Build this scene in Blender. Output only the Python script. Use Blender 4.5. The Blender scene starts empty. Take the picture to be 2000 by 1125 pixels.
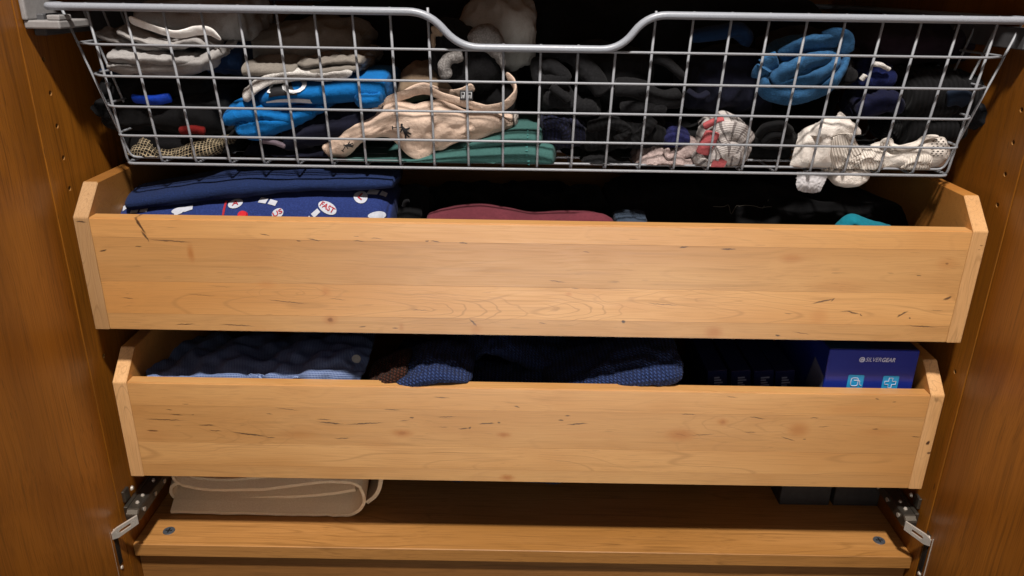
import bpy, bmesh, math, random
import numpy as np
from mathutils import Matrix, Vector

random.seed(7)
rng = np.random.default_rng(11)
S = bpy.context.scene
COL = S.collection

# ------------------------------------------------------------------ camera, world, lamps, exposure
CAM = dict(c=np.array([-0.01575, -0.75511, 0.22828]), pitch=0.37629, yaw=-0.00242, roll=0.01485, f=1500.87)


def ray(px, py):
    """direction of the photograph's pixel (2000 x 1125) in the world"""
    a, b = px - 1000.0, py - 562.5
    cr, sr = math.cos(CAM['roll']), math.sin(CAM['roll'])
    A, B = cr * a + sr * b, -sr * a + cr * b
    x, up = A / CAM['f'], -B / CAM['f']
    cp, sp = math.cos(CAM['pitch']), math.sin(CAM['pitch'])
    y, z = cp + sp * up, -sp + cp * up
    cy, sy = math.cos(CAM['yaw']), math.sin(CAM['yaw'])
    return np.array([cy * x + sy * y, -sy * x + cy * y, z])


def at(px, py, y=None, z=None, x=None):
    d = ray(px, py)
    ax, val = (1, y) if y is not None else ((2, z) if z is not None else (0, x))
    return CAM['c'] + d * ((val - CAM['c'][ax]) / d[ax])


def mm(px, y):
    """metres per pixel at depth y (about)"""
    return (y - CAM['c'][1] + 0.06) / CAM['f']


cam_d = bpy.data.cameras.new('camera')
cam = bpy.data.objects.new('camera', cam_d)
COL.objects.link(cam)
cam_d.sensor_width = 36
cam_d.lens = CAM['f'] / 2000 * 36
cam_d.clip_start, cam_d.clip_end = 0.01, 30
fwd = ray(1000, 562.5)
rgt = ray(1001, 562.5) - fwd
rgt /= np.linalg.norm(rgt)
fwd /= np.linalg.norm(fwd)
upv = np.cross(rgt, fwd)
Mx = Matrix(((rgt[0], upv[0], -fwd[0], CAM['c'][0]), (rgt[1], upv[1], -fwd[1], CAM['c'][1]),
             (rgt[2], upv[2], -fwd[2], CAM['c'][2]), (0, 0, 0, 1)))
cam.matrix_world = Mx
S.camera = cam

world = bpy.data.worlds.new('World')
S.world = world
world.use_nodes = True
wb = world.node_tree.nodes['Background']
wb.inputs['Color'].default_value = (1.0, 0.90, 0.80, 1)
wb.inputs['Strength'].default_value = 0.015


def lamp(name, loc, target, size, power, col, size_y=None):
    d = bpy.data.lights.new(name, 'AREA')
    d.shape = 'RECTANGLE' if size_y else 'DISK'
    d.size = size
    if size_y:
        d.size_y = size_y
    d.energy = power
    d.color = col
    o = bpy.data.objects.new(name, d)
    COL.objects.link(o)
    o.location = loc
    o.rotation_euler = (Vector(target) - Vector(loc)).to_track_quat('-Z', 'Y').to_euler()
    return o


lamp('ceiling_lamp', (0.03, -0.92, 1.75), (0, 0.0, -0.1), 0.14, 70, (1.0, 0.93, 0.87))
lamp('front_bounce_fill', (0.0, -1.0, 0.16), (0, 0.0, -0.20), 0.80, 1.2, (1.0, 0.95, 0.90))  # added soft fill standing in for light bounced around the room
lb_ = lamp('low_sheen_fill', (0.06, -0.92, -0.36), (0.06, 0.0, -0.12), 0.8, 0.56, (1.0, 0.97, 0.94), 0.40)  # added fill for the pale sheen mid drawer fronts, no real lamp
lb_.data.spread = math.radians(52)

S.view_settings.view_transform = 'Standard'
S.view_settings.look = 'None'
S.view_settings.exposure = 0
S.view_settings.gamma = 1
S.cycles.use_denoising = True
S.cycles.max_bounces = 8
S.cycles.diffuse_bounces = 4
S.cycles.sample_clamp_indirect = 4

# ------------------------------------------------------------------ helpers: colour, noise


def srgb(h, k=1.0):
    v = [int(h[i:i + 2], 16) / 255 for i in (0, 2, 4)]
    return tuple((c / 12.92 if c <= 0.04045 else ((c + 0.055) / 1.055) ** 2.4) * k for c in v) + (1,)


PERM = rng.permutation(256)
PERM = np.concatenate([PERM, PERM, PERM])
GRAD = rng.normal(size=(256, 3))
GRAD /= np.linalg.norm(GRAD, axis=1)[:, None]


def perlin(p):
    p = np.asarray(p, float)
    i = np.floor(p).astype(int)
    f = p - i
    u = f * f * f * (f * (f * 6 - 15) + 10)
    i &= 255
    out = np.zeros(p.shape[:-1])
    for dx in (0, 1):
        for dy in (0, 1):
            for dz in (0, 1):
                h = PERM[PERM[PERM[i[..., 0] + dx] + i[..., 1] + dy] + i[..., 2] + dz]
                g = GRAD[h]
                d = f - np.array([dx, dy, dz])
                w = (u[..., 0] if dx else 1 - u[..., 0]) * (u[..., 1] if dy else 1 - u[..., 1]) * (u[..., 2] if dz else 1 - u[..., 2])
                out += w * (g * d).sum(-1)
    return out * 1.5


def fbm(p, o=3):
    s, a = 0, 1.0
    for k in range(o):
        s = s + a * perlin(p * 2 ** k + 7.3 * k)
        a *= 0.5
    return s


def tri(x):
    return 2 * np.abs(2 * (x - np.floor(x + 0.5))) - 1


def crumple(P, seed, freq, stretch=(1, 1, 1)):
    """flat facets between sharp straight creases"""
    r_ = np.random.default_rng(int(seed * 101) + 5)
    Q = P * np.array(stretch)
    W = Q * freq * 0.5
    Q = Q + 0.22 / freq * np.stack([perlin(W + 1.7 + seed), perlin(W + 9.2 + seed), perlin(W + 17.1 + seed)], -1)
    s, n = 0, 0
    for k in range(7):
        d = r_.normal(size=3)
        d /= np.linalg.norm(d)
        f = freq * r_.uniform(0.35, 1.5)
        m = np.clip(0.5 + 1.4 * perlin(Q * freq * 0.4 + 31 * k + seed), 0, 1)
        s = s + m * tri((Q @ d) * f + r_.uniform()) / (f / freq) ** 0.8
        n += 1
    return s / n ** 0.5 * 0.75


def wrinkle(P, seed, amp, freq, stretch=(1, 1, 1), warp=0.6, sharp=1.0):
    """cloth-like creases: ridges of warped noise"""
    Q = (P * np.array(stretch)) * freq + seed * 13.7
    w = np.stack([perlin(Q * 0.6 + 3.1), perlin(Q * 0.6 + 11.9), perlin(Q * 0.6 + 23.3)], -1)
    Q = Q + warp * w
    r = 1 - 2 * np.abs(perlin(Q)) ** sharp
    return amp * (0.35 * r + 0.2 * perlin(Q * 2.3 + 5) + 0.85 * crumple(P, seed, freq * 0.8, stretch))


# ------------------------------------------------------------------ helpers: materials


class NT:
    def __init__(self, name):
        self.m = bpy.data.materials.new(name)
        self.m.use_nodes = True
        self.t = self.m.node_tree
        self.b = self.t.nodes['Principled BSDF']

    def n(self, typ, **kw):
        nd = self.t.nodes.new('ShaderNode' + typ)
        ins = kw.pop('i', {})
        for k, v in kw.items():
            setattr(nd, k, v)
        for k, v in ins.items():
            self.put(nd.inputs[k], v)
        return nd

    def put(self, sock, v):
        if isinstance(v, bpy.types.NodeSocket):
            self.t.links.new(v, sock)
        elif isinstance(v, bpy.types.Node):
            self.t.links.new(v.outputs[0], sock)
        else:
            sock.default_value = v

    def math(self, op, a, b=0.0, c=None, clamp=False):
        nd = self.n('Math', operation=op, use_clamp=clamp)
        self.put(nd.inputs[0], a)
        self.put(nd.inputs[1], b)
        if c is not None:
            self.put(nd.inputs[2], c)
        return nd.outputs[0]

    def vmath(self, op, a, b=None):
        nd = self.n('VectorMath', operation=op)
        self.put(nd.inputs[0], a)
        if b is not None:
            self.put(nd.inputs[1], b)
        return nd.outputs['Value'] if op in ('LENGTH', 'DOT_PRODUCT') else nd.outputs[0]

    def mapr(self, v, a, b, c=0.0, d=1.0, smooth=True):
        nd = self.n('MapRange', interpolation_type='SMOOTHSTEP' if smooth else 'LINEAR')
        for k, x in zip(range(5), (v, a, b, c, d)):
            self.put(nd.inputs[k], x)
        return nd.outputs[0]

    def mix(self, f, a, b, mode='MIX'):
        nd = self.n('Mix', data_type='RGBA', blend_type=mode)
        self.put(nd.inputs[0], f)
        self.put(nd.inputs[6], a)
        self.put(nd.inputs[7], b)
        return nd.outputs[2]

    def noise(self, vec, scale=1.0, detail=2.0, rough=0.5, dist=0.0):
        nd = self.n('TexNoise', i={'Vector': vec, 'Scale': scale, 'Detail': detail, 'Roughness': rough, 'Distortion': dist})
        return nd.outputs[0]

    def bump(self, h, strength=0.3, dist=0.001):
        nd = self.n('Bump', i={'Height': h, 'Strength': strength, 'Distance': dist})
        self.put(self.b.inputs['Normal'], nd.outputs[0])


def wood(name, light, dark, mark_col, axis='X', ring=7.0, ring_amt=0.35, fleck=0.6, rough=0.42, marks=(), knots=(), arcs=(),
         fibre=0.10, blotch=0.25, coat=0.0, spec=0.5, ringscale=(1.6, 16)):
    t = NT(name)
    tc = t.n('TexCoord').outputs['Object']
    sd = t.n('Attribute', attribute_type='OBJECT', attribute_name='seed').outputs['Fac']
    tone = t.n('Attribute', attribute_type='OBJECT', attribute_name='tone').outputs['Fac']
    off = t.n('CombineXYZ', i={0: t.math('MULTIPLY', sd, 3.17), 1: t.math('MULTIPLY', sd, 1.31), 2: t.math('MULTIPLY', sd, 2.43)})
    vec = t.vmath('ADD', tc, off.outputs[0])
    # a slow wobble of the grain line
    wob = t.noise(vec, 5.0, 2.0)
    wobv = t.n('CombineXYZ', i={0: 0.0, 1: t.math('MULTIPLY', t.math('SUBTRACT', wob, 0.5), 0.02), 2: t.math('MULTIPLY', t.math('SUBTRACT', wob, 0.5), 0.02)}) if axis == 'X' else \
        t.n('CombineXYZ', i={0: t.math('MULTIPLY', t.math('SUBTRACT', wob, 0.5), 0.02), 1: t.math('MULTIPLY', t.math('SUBTRACT', wob, 0.5), 0.02), 2: 0.0})
    vec = t.vmath('ADD', vec, wobv.outputs[0])

    def st(lo, hi):
        return t.vmath('MULTIPLY', vec, (lo, hi, hi) if axis == 'X' else ((hi, hi, lo) if axis == 'Z' else (hi, lo, hi)))
    broad = t.noise(st(1.2, 9.0), 1.0, 3.0)
    col = t.mix(t.mapr(broad, 0.3, 0.72), light, dark)
    fig = t.noise(st(9.0, 22.0), 1.0, 2.0)
    col = t.mix(t.math('MULTIPLY', t.mapr(fig, 0.45, 0.75), blotch), col, dark)
    rn = t.noise(st(*ringscale), 1.0, 1.0)
    rr = t.math('PINGPONG', t.math('MULTIPLY', rn, ring), 0.5)
    fgr = t.n('Attribute', attribute_type='OBJECT', attribute_name='figure').outputs['Fac']
    line = t.math('MULTIPLY', t.mapr(rr, 0.0, 0.085, 1.0, 0.0), t.math('MULTIPLY', fgr, ring_amt))
    band = t.math('MULTIPLY', t.mapr(rr, 0.0, 0.5), ring_amt * 0.35)
    dk = tuple(c * 0.62 for c in dark[:3]) + (1,)
    col = t.mix(band, col, dark)
    brk = t.mapr(t.noise(st(10.0, 40.0), 1.0, 2.0), 0.30, 0.55)
    col = t.mix(t.math('MULTIPLY', line, brk), col, dk)
    fib = t.noise(st(9.0, 900.0), 1.0, 2.0)
    col = t.mix(t.math('MULTIPLY', t.mapr(fib, 0.42, 0.75), fibre * 2.2), col, dk)
    if fleck > 0:
        fl = t.noise(st(38.0, 820.0), 1.0, 1.0)
        fm = t.mapr(t.noise(st(4.0, 16.0), 1.0, 1.0), 0.45, 0.62)
        fl = t.math('MULTIPLY', t.math('MULTIPLY', t.mapr(fl, 0.69, 0.76), fm), fleck)
        col = t.mix(fl, col, mark_col)
    # individual streaks (x, z, length, width, angle, strength) and knots (x, z, rx, rz, strength)
    med = t.noise(st(5.0, 190.0), 1.0, 2.0, 0.6)
    col = t.mix(t.math('MULTIPLY', t.mapr(med, 0.54, 0.74), fibre * 2.6), col, dk)
    if len(marks) or len(knots) or len(arcs):
        dn = t.n('TexNoise', i={'Vector': tc, 'Scale': 240.0, 'Detail': 1.0})
        dv = t.vmath('MULTIPLY', t.vmath('SUBTRACT', dn.outputs['Color'], (0.5, 0.5, 0.5)), (0.003, 0, 0.0018))
        mc = t.vmath('ADD', tc, dv)
    if len(arcs):
        bn = t.n('TexNoise', i={'Vector': t.vmath('MULTIPLY', tc, (1, 1, 2.2)), 'Scale': 26.0, 'Detail': 2.0})
        bent = t.vmath('ADD', tc, t.vmath('MULTIPLY', t.vmath('SUBTRACT', bn.outputs['Color'], (0.5, 0.5, 0.5)), (0.05, 0, 0.010)))
    for (x, z, rx, rz, nr, s, sgn) in arcs:      # nested growth rings of a flat-sawn board, open to one side
        mp = t.n('Mapping', vector_type='TEXTURE', i={'Vector': bent, 'Location': (x, 0, z), 'Scale': (rx, 1e3, rz)})
        ln = t.vmath('LENGTH', mp.outputs[0])
        pp = t.math('PINGPONG', t.math('MULTIPLY', ln, nr), 0.5)
        sx_ = t.n('SeparateXYZ', i={0: mp.outputs[0]}).outputs[0]
        side = t.mapr(t.math('MULTIPLY', sx_, sgn), -0.15, 0.25)
        v = t.math('MULTIPLY', t.mapr(pp, 0.0, 0.13, s, 0.0), t.math('MULTIPLY', side, t.mapr(ln, 0.9, 1.15, 1.0, 0.0)))
        col = t.mix(v, col, dk)
    acc = None
    for (x, z, L, w, a, s) in marks:
        mp = t.n('Mapping', vector_type='TEXTURE', i={'Vector': mc, 'Location': (x, 0, z), 'Rotation': (0, a, 0), 'Scale': (L / 2, 1e3, w / 2)})
        v = t.mapr(t.vmath('LENGTH', mp.outputs[0]), 0.40, 1.05, s, 0.0)
        acc = v if acc is None else t.math('MAXIMUM', acc, v)
    if acc is not None:
        col = t.mix(acc, col, mark_col)
    acc = None
    for (x, z, rx, rz, s, core) in knots:
        mp = t.n('Mapping', vector_type='TEXTURE', i={'Vector': mc, 'Location': (x, 0, z), 'Scale': (rx, 1e3, rz)})
        ln = t.vmath('LENGTH', mp.outputs[0])
        v = t.mapr(ln, 0.1, 1.0, s, 0.0)
        acc = v if acc is None else t.math('MAXIMUM', acc, v)
        if core:
            col = t.mix(t.mapr(ln, 0.12, 0.34, core, 0.0), col, mark_col)
    if acc is not None:
        warm = (dark[0] * 0.84, dark[1] * 0.64, dark[2] * 0.42, 1)
        col = t.mix(acc, col, warm)
    tn = t.math('ADD', 1.0, tone)
    col = t.mix(1.0, col, t.n('CombineXYZ', i={0: tn, 1: tn, 2: tn}).outputs[0], 'MULTIPLY')
    t.put(t.b.inputs['Base Color'], col)
    t.put(t.b.inputs['Roughness'], t.mapr(fib, 0.3, 0.7, rough - 0.05, rough + 0.10, False))
    t.b.inputs['Specular IOR Level'].default_value = spec
    t.b.inputs['Coat Weight'].default_value = coat
    t.b.inputs['Coat Roughness'].default_value = 0.46
    t.bump(t.math('ADD', fib, t.math('MULTIPLY', broad, 2.0)), 0.12, 0.0006)
    return t.m


def metal(name, col, rough=0.4, metallic=0.0, spec=0.5, nscale=90):
    t = NT(name)
    tc = t.n('TexCoord').outputs['Object']
    nz = t.noise(tc, nscale, 3.0)
    t.put(t.b.inputs['Base Color'], t.mix(t.mapr(nz, 0.35, 0.75), col, tuple(c * 0.78 for c in col[:3]) + (1,)))
    t.put(t.b.inputs['Roughness'], t.mapr(nz, 0.3, 0.7, rough - 0.06, rough + 0.08, False))
    t.b.inputs['Metallic'].default_value = metallic
    t.b.inputs['Specular IOR Level'].default_value = spec
    t.bump(nz, 0.08, 0.0005)
    return t.m


def cloth(name, col, col2=None, fuzz=0.25, rough=0.92, sheen=0.03, weave=0.0012, kind='plain', c3=None, scale=1.0, bump=0.35):
    """kinds use the UV map, which is in metres"""
    t = NT(name)
    tc = t.n('TexCoord')
    ob, uv = tc.outputs['Object'], tc.outputs['UV']
    col2 = col2 or tuple(c * 0.72 for c in col[:3]) + (1,)
    big = t.noise(ob, 26.0, 3.0)
    fine = t.noise(ob, 950.0, 2.0, 0.7)
    base = t.mix(t.mapr(big, 0.35, 0.7), col, t.mix(0.4, col, col2))
    mid = t.noise(ob, 260.0, 3.0, 0.65)
    base = t.mix(t.math('MULTIPLY', t.mapr(mid, 0.38, 0.68), 0.30), base, col2)
    h = t.math('ADD', fine, t.math('MULTIPLY', mid, 1.6))
    sep = t.n('SeparateXYZ', i={0: uv})
    u, v = sep.outputs[0], sep.outputs[1]
    if kind == 'knit':        # columns of little v stitches
        p = 0.0052 * scale
        uu = t.math('MULTIPLY', u, 2 * math.pi / p)
        vv = t.math('ADD', t.math('MULTIPLY', v, 2 * math.pi / p), t.math('MULTIPLY', t.math('SINE', uu), 1.2))
        k = t.math('MULTIPLY', t.math('ADD', t.math('SINE', vv), 1.0), t.math('ADD', t.math('COSINE', uu), 1.0))
        h = t.math('ADD', t.math('MULTIPLY', k, 0.5), fine)
        base = t.mix(t.mapr(k, 0.15, 2.2), col2, base)
    elif kind == 'rib':
        p = 0.0032 * scale
        k = t.math('SINE', t.math('MULTIPLY', u, 2 * math.pi / p))
        h = t.math('ADD', t.math('MULTIPLY', k, 1.2), fine)
        base = t.mix(t.mapr(k, -0.9, 0.5), col2, base)
    elif kind == 'net':       # light threads, dark holes
        p = 0.0056 * scale
        a = t.math('PINGPONG', t.math('ADD', t.math('MULTIPLY', u, 1 / p), t.math('MULTIPLY', t.math('SUBTRACT', big, 0.5), 1.2)), 0.5)
        b = t.math('PINGPONG', t.math('ADD', t.math('MULTIPLY', v, 1 / p), t.math('MULTIPLY', t.math('SUBTRACT', big, 0.5), 1.2)), 0.5)
        k = t.math('MINIMUM', a, b)
        hole = t.mapr(k, 0.08, 0.17)
        h = t.math('SUBTRACT', 1.0, hole)
        base = t.mix(hole, col, col2)
    elif kind == 'stripe':
        p = 0.011 * scale
        w = t.math('MULTIPLY', t.math('SUBTRACT', t.noise(ob, 40.0, 1.0), 0.5), 0.5)
        k = t.math('PINGPONG', t.math('ADD', t.math('MULTIPLY', u, 1 / p), w), 0.5)
        rib = t.math('SINE', t.math('MULTIPLY', v, 2 * math.pi / 0.0024))
        base = t.mix(t.mapr(k, 0.08, 0.15, 1.0, 0.0), base, col2)
        if c3:
            base = t.mix(t.mapr(t.noise(ob, 19.0, 1.0), 0.56, 0.60), base, c3)
        h = t.math('ADD', t.math('MULTIPLY', rib, 0.6), fine)
    elif kind == 'check':
        p = 0.0019 * scale
        a = t.math('SINE', t.math('MULTIPLY', u, 2 * math.pi / p))
        b = t.math('SINE', t.math('MULTIPLY', v, 2 * math.pi / p))
        k = t.math('MAXIMUM', a, b)
        base = t.mix(t.mapr(k, 0.55, 0.95), base, c3 or col2)
    elif kind == 'marl':      # two yarns mixed
        k = t.noise(t.vmath('MULTIPLY', ob, (500, 500, 1400)), 1.0, 2.0)
        base = t.mix(t.mapr(k, 0.42, 0.66), base, c3 or col2)
    elif kind == 'terry':
        k = t.noise(ob, 520.0, 3.0, 0.75)
        base = t.mix(t.mapr(k, 0.4, 0.75), col2, base)
        h = t.math('MULTIPLY', k, 2.5)
    base = t.mix(t.math('MULTIPLY', t.mapr(fine, 0.35, 0.75), fuzz), base, col2)
    t.put(t.b.inputs['Base Color'], base)
    t.b.inputs['Roughness'].default_value = rough
    t.b.inputs['Specular IOR Level'].default_value = 0.18
    t.b.inputs['Sheen Weight'].default_value = sheen
    t.b.inputs['Sheen Roughness'].default_value = 0.5
    t.bump(h, bump, 0.0009)
    return t.m


def plain(name, col, rough=0.5, spec=0.4, em=0):
    t = NT(name)
    nz = t.noise(t.n('TexCoord').outputs['Object'], 300.0, 2.0)
    t.put(t.b.inputs['Base Color'], t.mix(t.mapr(nz, 0.3, 0.75), col, tuple(c * 0.85 for c in col[:3]) + (1,)))
    t.b.inputs['Roughness'].default_value = rough
    t.b.inputs['Specular IOR Level'].default_value = spec
    return t.m


# ------------------------------------------------------------------ helpers: objects


def tag(o, label=None, cat=None, group=None, kind=None):
    for k, v in (('label', label), ('category', cat), ('group', group), ('kind', kind)):
        if v:
            o[k] = v
    return o


def thing(name, loc, label, cat, group=None):
    o = bpy.data.objects.new(name, None)
    COL.objects.link(o)
    o.location = loc
    o.empty_display_size = 0.02
    return tag(o, label, cat, group)


def wloc(o):
    v = np.zeros(3)
    while o is not None:
        v += np.array(o.location)
        o = o.parent
    return v


def mesh(name, V, F, mat, parent=None, uv=None, smooth=False, loc=None, recalc=False):
    """V in world metres -> one mesh object with its origin at its own base (or at loc)"""
    V = np.asarray(V, float)
    if loc is None:
        loc = np.array([(V[:, 0].min() + V[:, 0].max()) / 2, (V[:, 1].min() + V[:, 1].max()) / 2, V[:, 2].min()])
    loc = np.asarray(loc, float)
    me = bpy.data.meshes.new(name)
    me.from_pydata((V - loc).tolist(), [], [list(f) for f in F])
    if uv is not None:
        ul = me.uv_layers.new(name='UVMap')
        idx = np.zeros(len(me.loops), int)
        me.loops.foreach_get('vertex_index', idx)
        ul.data.foreach_set('uv', np.asarray(uv, np.float32)[idx].ravel())
    if smooth:
        me.polygons.foreach_set('use_smooth', np.ones(len(me.polygons), bool))
    for m in (mat if isinstance(mat, (list, tuple)) else [mat]):
        me.materials.append(m)
    if recalc:
        bm = bmesh.new()
        bm.from_mesh(me)
        bmesh.ops.recalc_face_normals(bm, faces=bm.faces)
        bm.to_mesh(me)
        bm.free()
    me.update()
    o = bpy.data.objects.new(name, me)
    COL.objects.link(o)
    if parent is not None:
        o.parent = parent
        o.location = loc - wloc(parent)
    else:
        o.location = loc
    return o


def bm_mesh(name, bm, mat, parent=None, loc=None, smooth=False):
    bm.verts.ensure_lookup_table()
    bmesh.ops.recalc_face_normals(bm, faces=bm.faces)
    bm.verts.index_update()
    V = [v.co[:] for v in bm.verts]
    F = [[v.index for v in f.verts] for f in bm.faces]
    bm.free()
    return mesh(name, V, F, mat, parent, loc=loc, smooth=smooth)


def add_box(bm, lo, hi, bev=0.0, seg=1, mtx=None):
    r = bmesh.ops.create_cube(bm, size=1.0)
    lo, hi = Vector(lo), Vector(hi)
    for v in r['verts']:
        v.co = Vector([(lo[k] + hi[k]) / 2 + v.co[k] * (hi[k] - lo[k]) for k in range(3)])
    if bev:
        es = list({e for v in r['verts'] for e in v.link_edges})
        rb = bmesh.ops.bevel(bm, geom=es, offset=bev, segments=seg, affect='EDGES', profile=0.5)
        vs = list({v for f in rb['faces'] for v in f.verts} | {v for v in r['verts'] if v.is_valid})
    else:
        vs = r['verts']
    if mtx is not None:
        for v in vs:
            v.co = mtx @ v.co
    return vs


def box(name, lo, hi, mat, parent=None, bev=0.0008, loc=None, mtx=None, seg=1):
    bm = bmesh.new()
    add_box(bm, lo, hi, bev, seg, mtx)
    return bm_mesh(name, bm, mat, parent, loc)


def prism(name, poly, axis, lo, hi, mat, parent=None, bev=0.0008, loc=None):
    """poly: 2D points; axis 'X': poly is (y, z) run from x=lo to hi; 'Y': poly is (x, z)"""
    bm = bmesh.new()
    mk = (lambda a, p: (a, p[0], p[1])) if axis == 'X' else ((lambda a, p: (p[0], a, p[1])) if axis == 'Y' else (lambda a, p: (p[0], p[1], a)))
    A = [bm.verts.new(mk(lo, p)) for p in poly]
    B = [bm.verts.new(mk(hi, p)) for p in poly]
    bm.faces.new(A)
    bm.faces.new(B[::-1])
    n = len(poly)
    for i in range(n):
        bm.faces.new((A[i], B[i], B[(i + 1) % n], A[(i + 1) % n]))
    bmesh.ops.recalc_face_normals(bm, faces=bm.faces)
    if bev:
        bmesh.ops.bevel(bm, geom=bm.edges[:], offset=bev, segments=1, affect='EDGES')
    return bm_mesh(name, bm, mat, parent, loc)


def catmull(P, n, closed=False):
    P = np.asarray(P, float)
    if len(P) == 2:
        t = np.linspace(0, 1, n)[:, None]
        return P[0] * (1 - t) + P[1] * t
    if closed:
        Q = np.vstack([P[-1], P, P[0], P[1]])
        k = len(P)
        t = np.linspace(0, k, n, endpoint=False)
    else:
        Q = np.vstack([2 * P[0] - P[1], P, 2 * P[-1] - P[-2]])
        k = len(P) - 1
        t = np.linspace(0, k, n)
    i = np.minimum(t.astype(int), k - 1)
    f = (t - i)[:, None]
    a, b, c, d = Q[i], Q[i + 1], Q[i + 2], Q[i + 3]
    return 0.5 * (2 * b + (c - a) * f + (2 * a - 5 * b + 4 * c - d) * f ** 2 + (3 * b - a - 3 * c + d) * f ** 3)


def rounded_path(P, rad, closed=False, seg=5):
    """polyline with its corners rounded"""
    P = [np.asarray(p, float) for p in P]
    n = len(P)
    out = []
    for i in range(n):
        if not closed and i in (0, n - 1):
            out.append(P[i])
            continue
        a, b, c = P[i - 1], P[i], P[(i + 1) % n]
        d1, d2 = a - b, c - b
        l1, l2 = np.linalg.norm(d1), np.linalg.norm(d2)
        r = min(rad if np.isscalar(rad) else rad[i], l1 * 0.48, l2 * 0.48)
        p, q = b + d1 / l1 * r, b + d2 / l2 * r
        for t in np.linspace(0, 1, seg):
            out.append((1 - t) ** 2 * p + 2 * t * (1 - t) * b + t ** 2 * q)
    return np.array(out)


def tube_vf(P, r, sides=8, closed=False):
    P = np.asarray(P, float)
    n = len(P)
    V, F = [], []
    ref = None
    for i in range(n):
        if closed:
            t = P[(i + 1) % n] - P[i - 1]
        else:
            t = P[min(i + 1, n - 1)] - P[max(i - 1, 0)]
        t = t / (np.linalg.norm(t) + 1e-12)
        if ref is None:
            ref = np.cross(t, (0.3, 0.2, 1.0))
        s = ref - t * (ref @ t)
        s /= np.linalg.norm(s) + 1e-12
        ref = s
        b = np.cross(t, s)
        for k in range(sides):
            a = 2 * math.pi * k / sides
            V.append(P[i] + r * (math.cos(a) * s + math.sin(a) * b))
    m = n if closed else n - 1
    for i in range(m):
        for k in range(sides):
            j = (i + 1) % n
            F.append((i * sides + k, i * sides + (k + 1) % sides, j * sides + (k + 1) % sides, j * sides + k))
    if not closed:
        F.append(tuple(range(sides))[::-1])
        F.append(tuple((n - 1) * sides + k for k in range(sides)))
    return np.array(V), F


def tube(name, P, r, mat, parent=None, sides=8, closed=False):
    V, F = tube_vf(P, r, sides, closed)
    return mesh(name, V, F, mat, parent, smooth=True)


# ---- cloth surfaces


IN_BASKET = [False]


def keep_in(P):
    """nothing in the basket passes its front grid or its floor"""
    if IN_BASKET[0]:
        t = np.clip((0.199 - P[..., 2]) / 0.1528, -0.1, 1)
        ym = 0.0191 + 0.032 * t + 0.0026
        P[..., 1] = np.where(P[..., 1] < ym, ym + 0.06 * np.minimum(0, P[..., 1] - ym) * 0, P[..., 1])
        P[..., 2] = np.maximum(P[..., 2], 0.0505)
    return P


class Surf:
    """a finished grid of points, to lay prints and stitches on"""

    def __init__(self, P, N):
        self.P, self.N = P, N
        self.LU = np.linalg.norm(np.diff(P, axis=0), axis=2).sum(0).mean()
        self.LV = np.linalg.norm(np.diff(P, axis=1), axis=2).sum(1).mean()

    def ev(self, u, v, off=0.0004):
        nu, nv = self.P.shape[:2]
        a, b = np.clip(u, 0, 1) * (nu - 1.001), np.clip(v, 0, 1) * (nv - 1.001)
        i, j = int(a), int(b)
        f, g = a - i, b - j
        def lerp(A):
            return (A[i, j] * (1 - f) + A[i + 1, j] * f) * (1 - g) + (A[i, j + 1] * (1 - f) + A[i + 1, j + 1] * f) * g
        n = lerp(self.N)
        return lerp(self.P) + off * n / (np.linalg.norm(n) + 1e-9)

    def nearest(self, px, py):
        """(u, v) of the surface point that shows at this place of the photograph"""
        d = ray(px, py)
        d /= np.linalg.norm(d)
        R = self.P - CAM['c']
        t = R @ d
        e = np.linalg.norm(R - t[..., None] * d, axis=2)
        fac = (self.N @ -d) > 0
        e = np.where(fac, e, e + 1)
        i, j = np.unravel_index(np.argmin(e), e.shape)
        return i / (self.P.shape[0] - 1), j / (self.P.shape[1] - 1)


def normals(P, closed_v=False):
    du = np.gradient(P, axis=0)
    if closed_v:
        dv = (np.roll(P, -1, 1) - np.roll(P, 1, 1)) / 2
    else:
        dv = np.gradient(P, axis=1)
    N = np.cross(du, dv)
    return N / (np.linalg.norm(N, axis=2)[..., None] + 1e-12)


BUCKLE = dict(ex=1.10, cs=2, fine=1.025, it=70, bend=0.45, anchor=0.020)


def fold(P, closed, ex=1.1, cs=2, fine=1.025, **kw):
    """big folds on a coarse net first, then small wrinkles on the full one"""
    n, m = P.shape[:2]
    ki = np.unique(np.round(np.linspace(0, n - 1, max(4, n // cs + 1))).astype(int))
    if closed:
        kj = np.unique(np.round(np.linspace(0, m, max(6, m // cs) + 1)).astype(int))[:-1]
    else:
        kj = np.unique(np.round(np.linspace(0, m - 1, max(4, m // cs + 1))).astype(int))
    Q = P[np.ix_(ki, kj)]
    D = buckle(Q, closed, ex, **kw) - Q
    D = np.stack([catmull(D[:, j], n) for j in range(D.shape[1])], 1)
    D = np.stack([catmull(D[i], m, closed) for i in range(n)], 0)
    P = keep_in(P + D)
    return buckle(P, closed, fine, **dict(kw, it=30))


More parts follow.
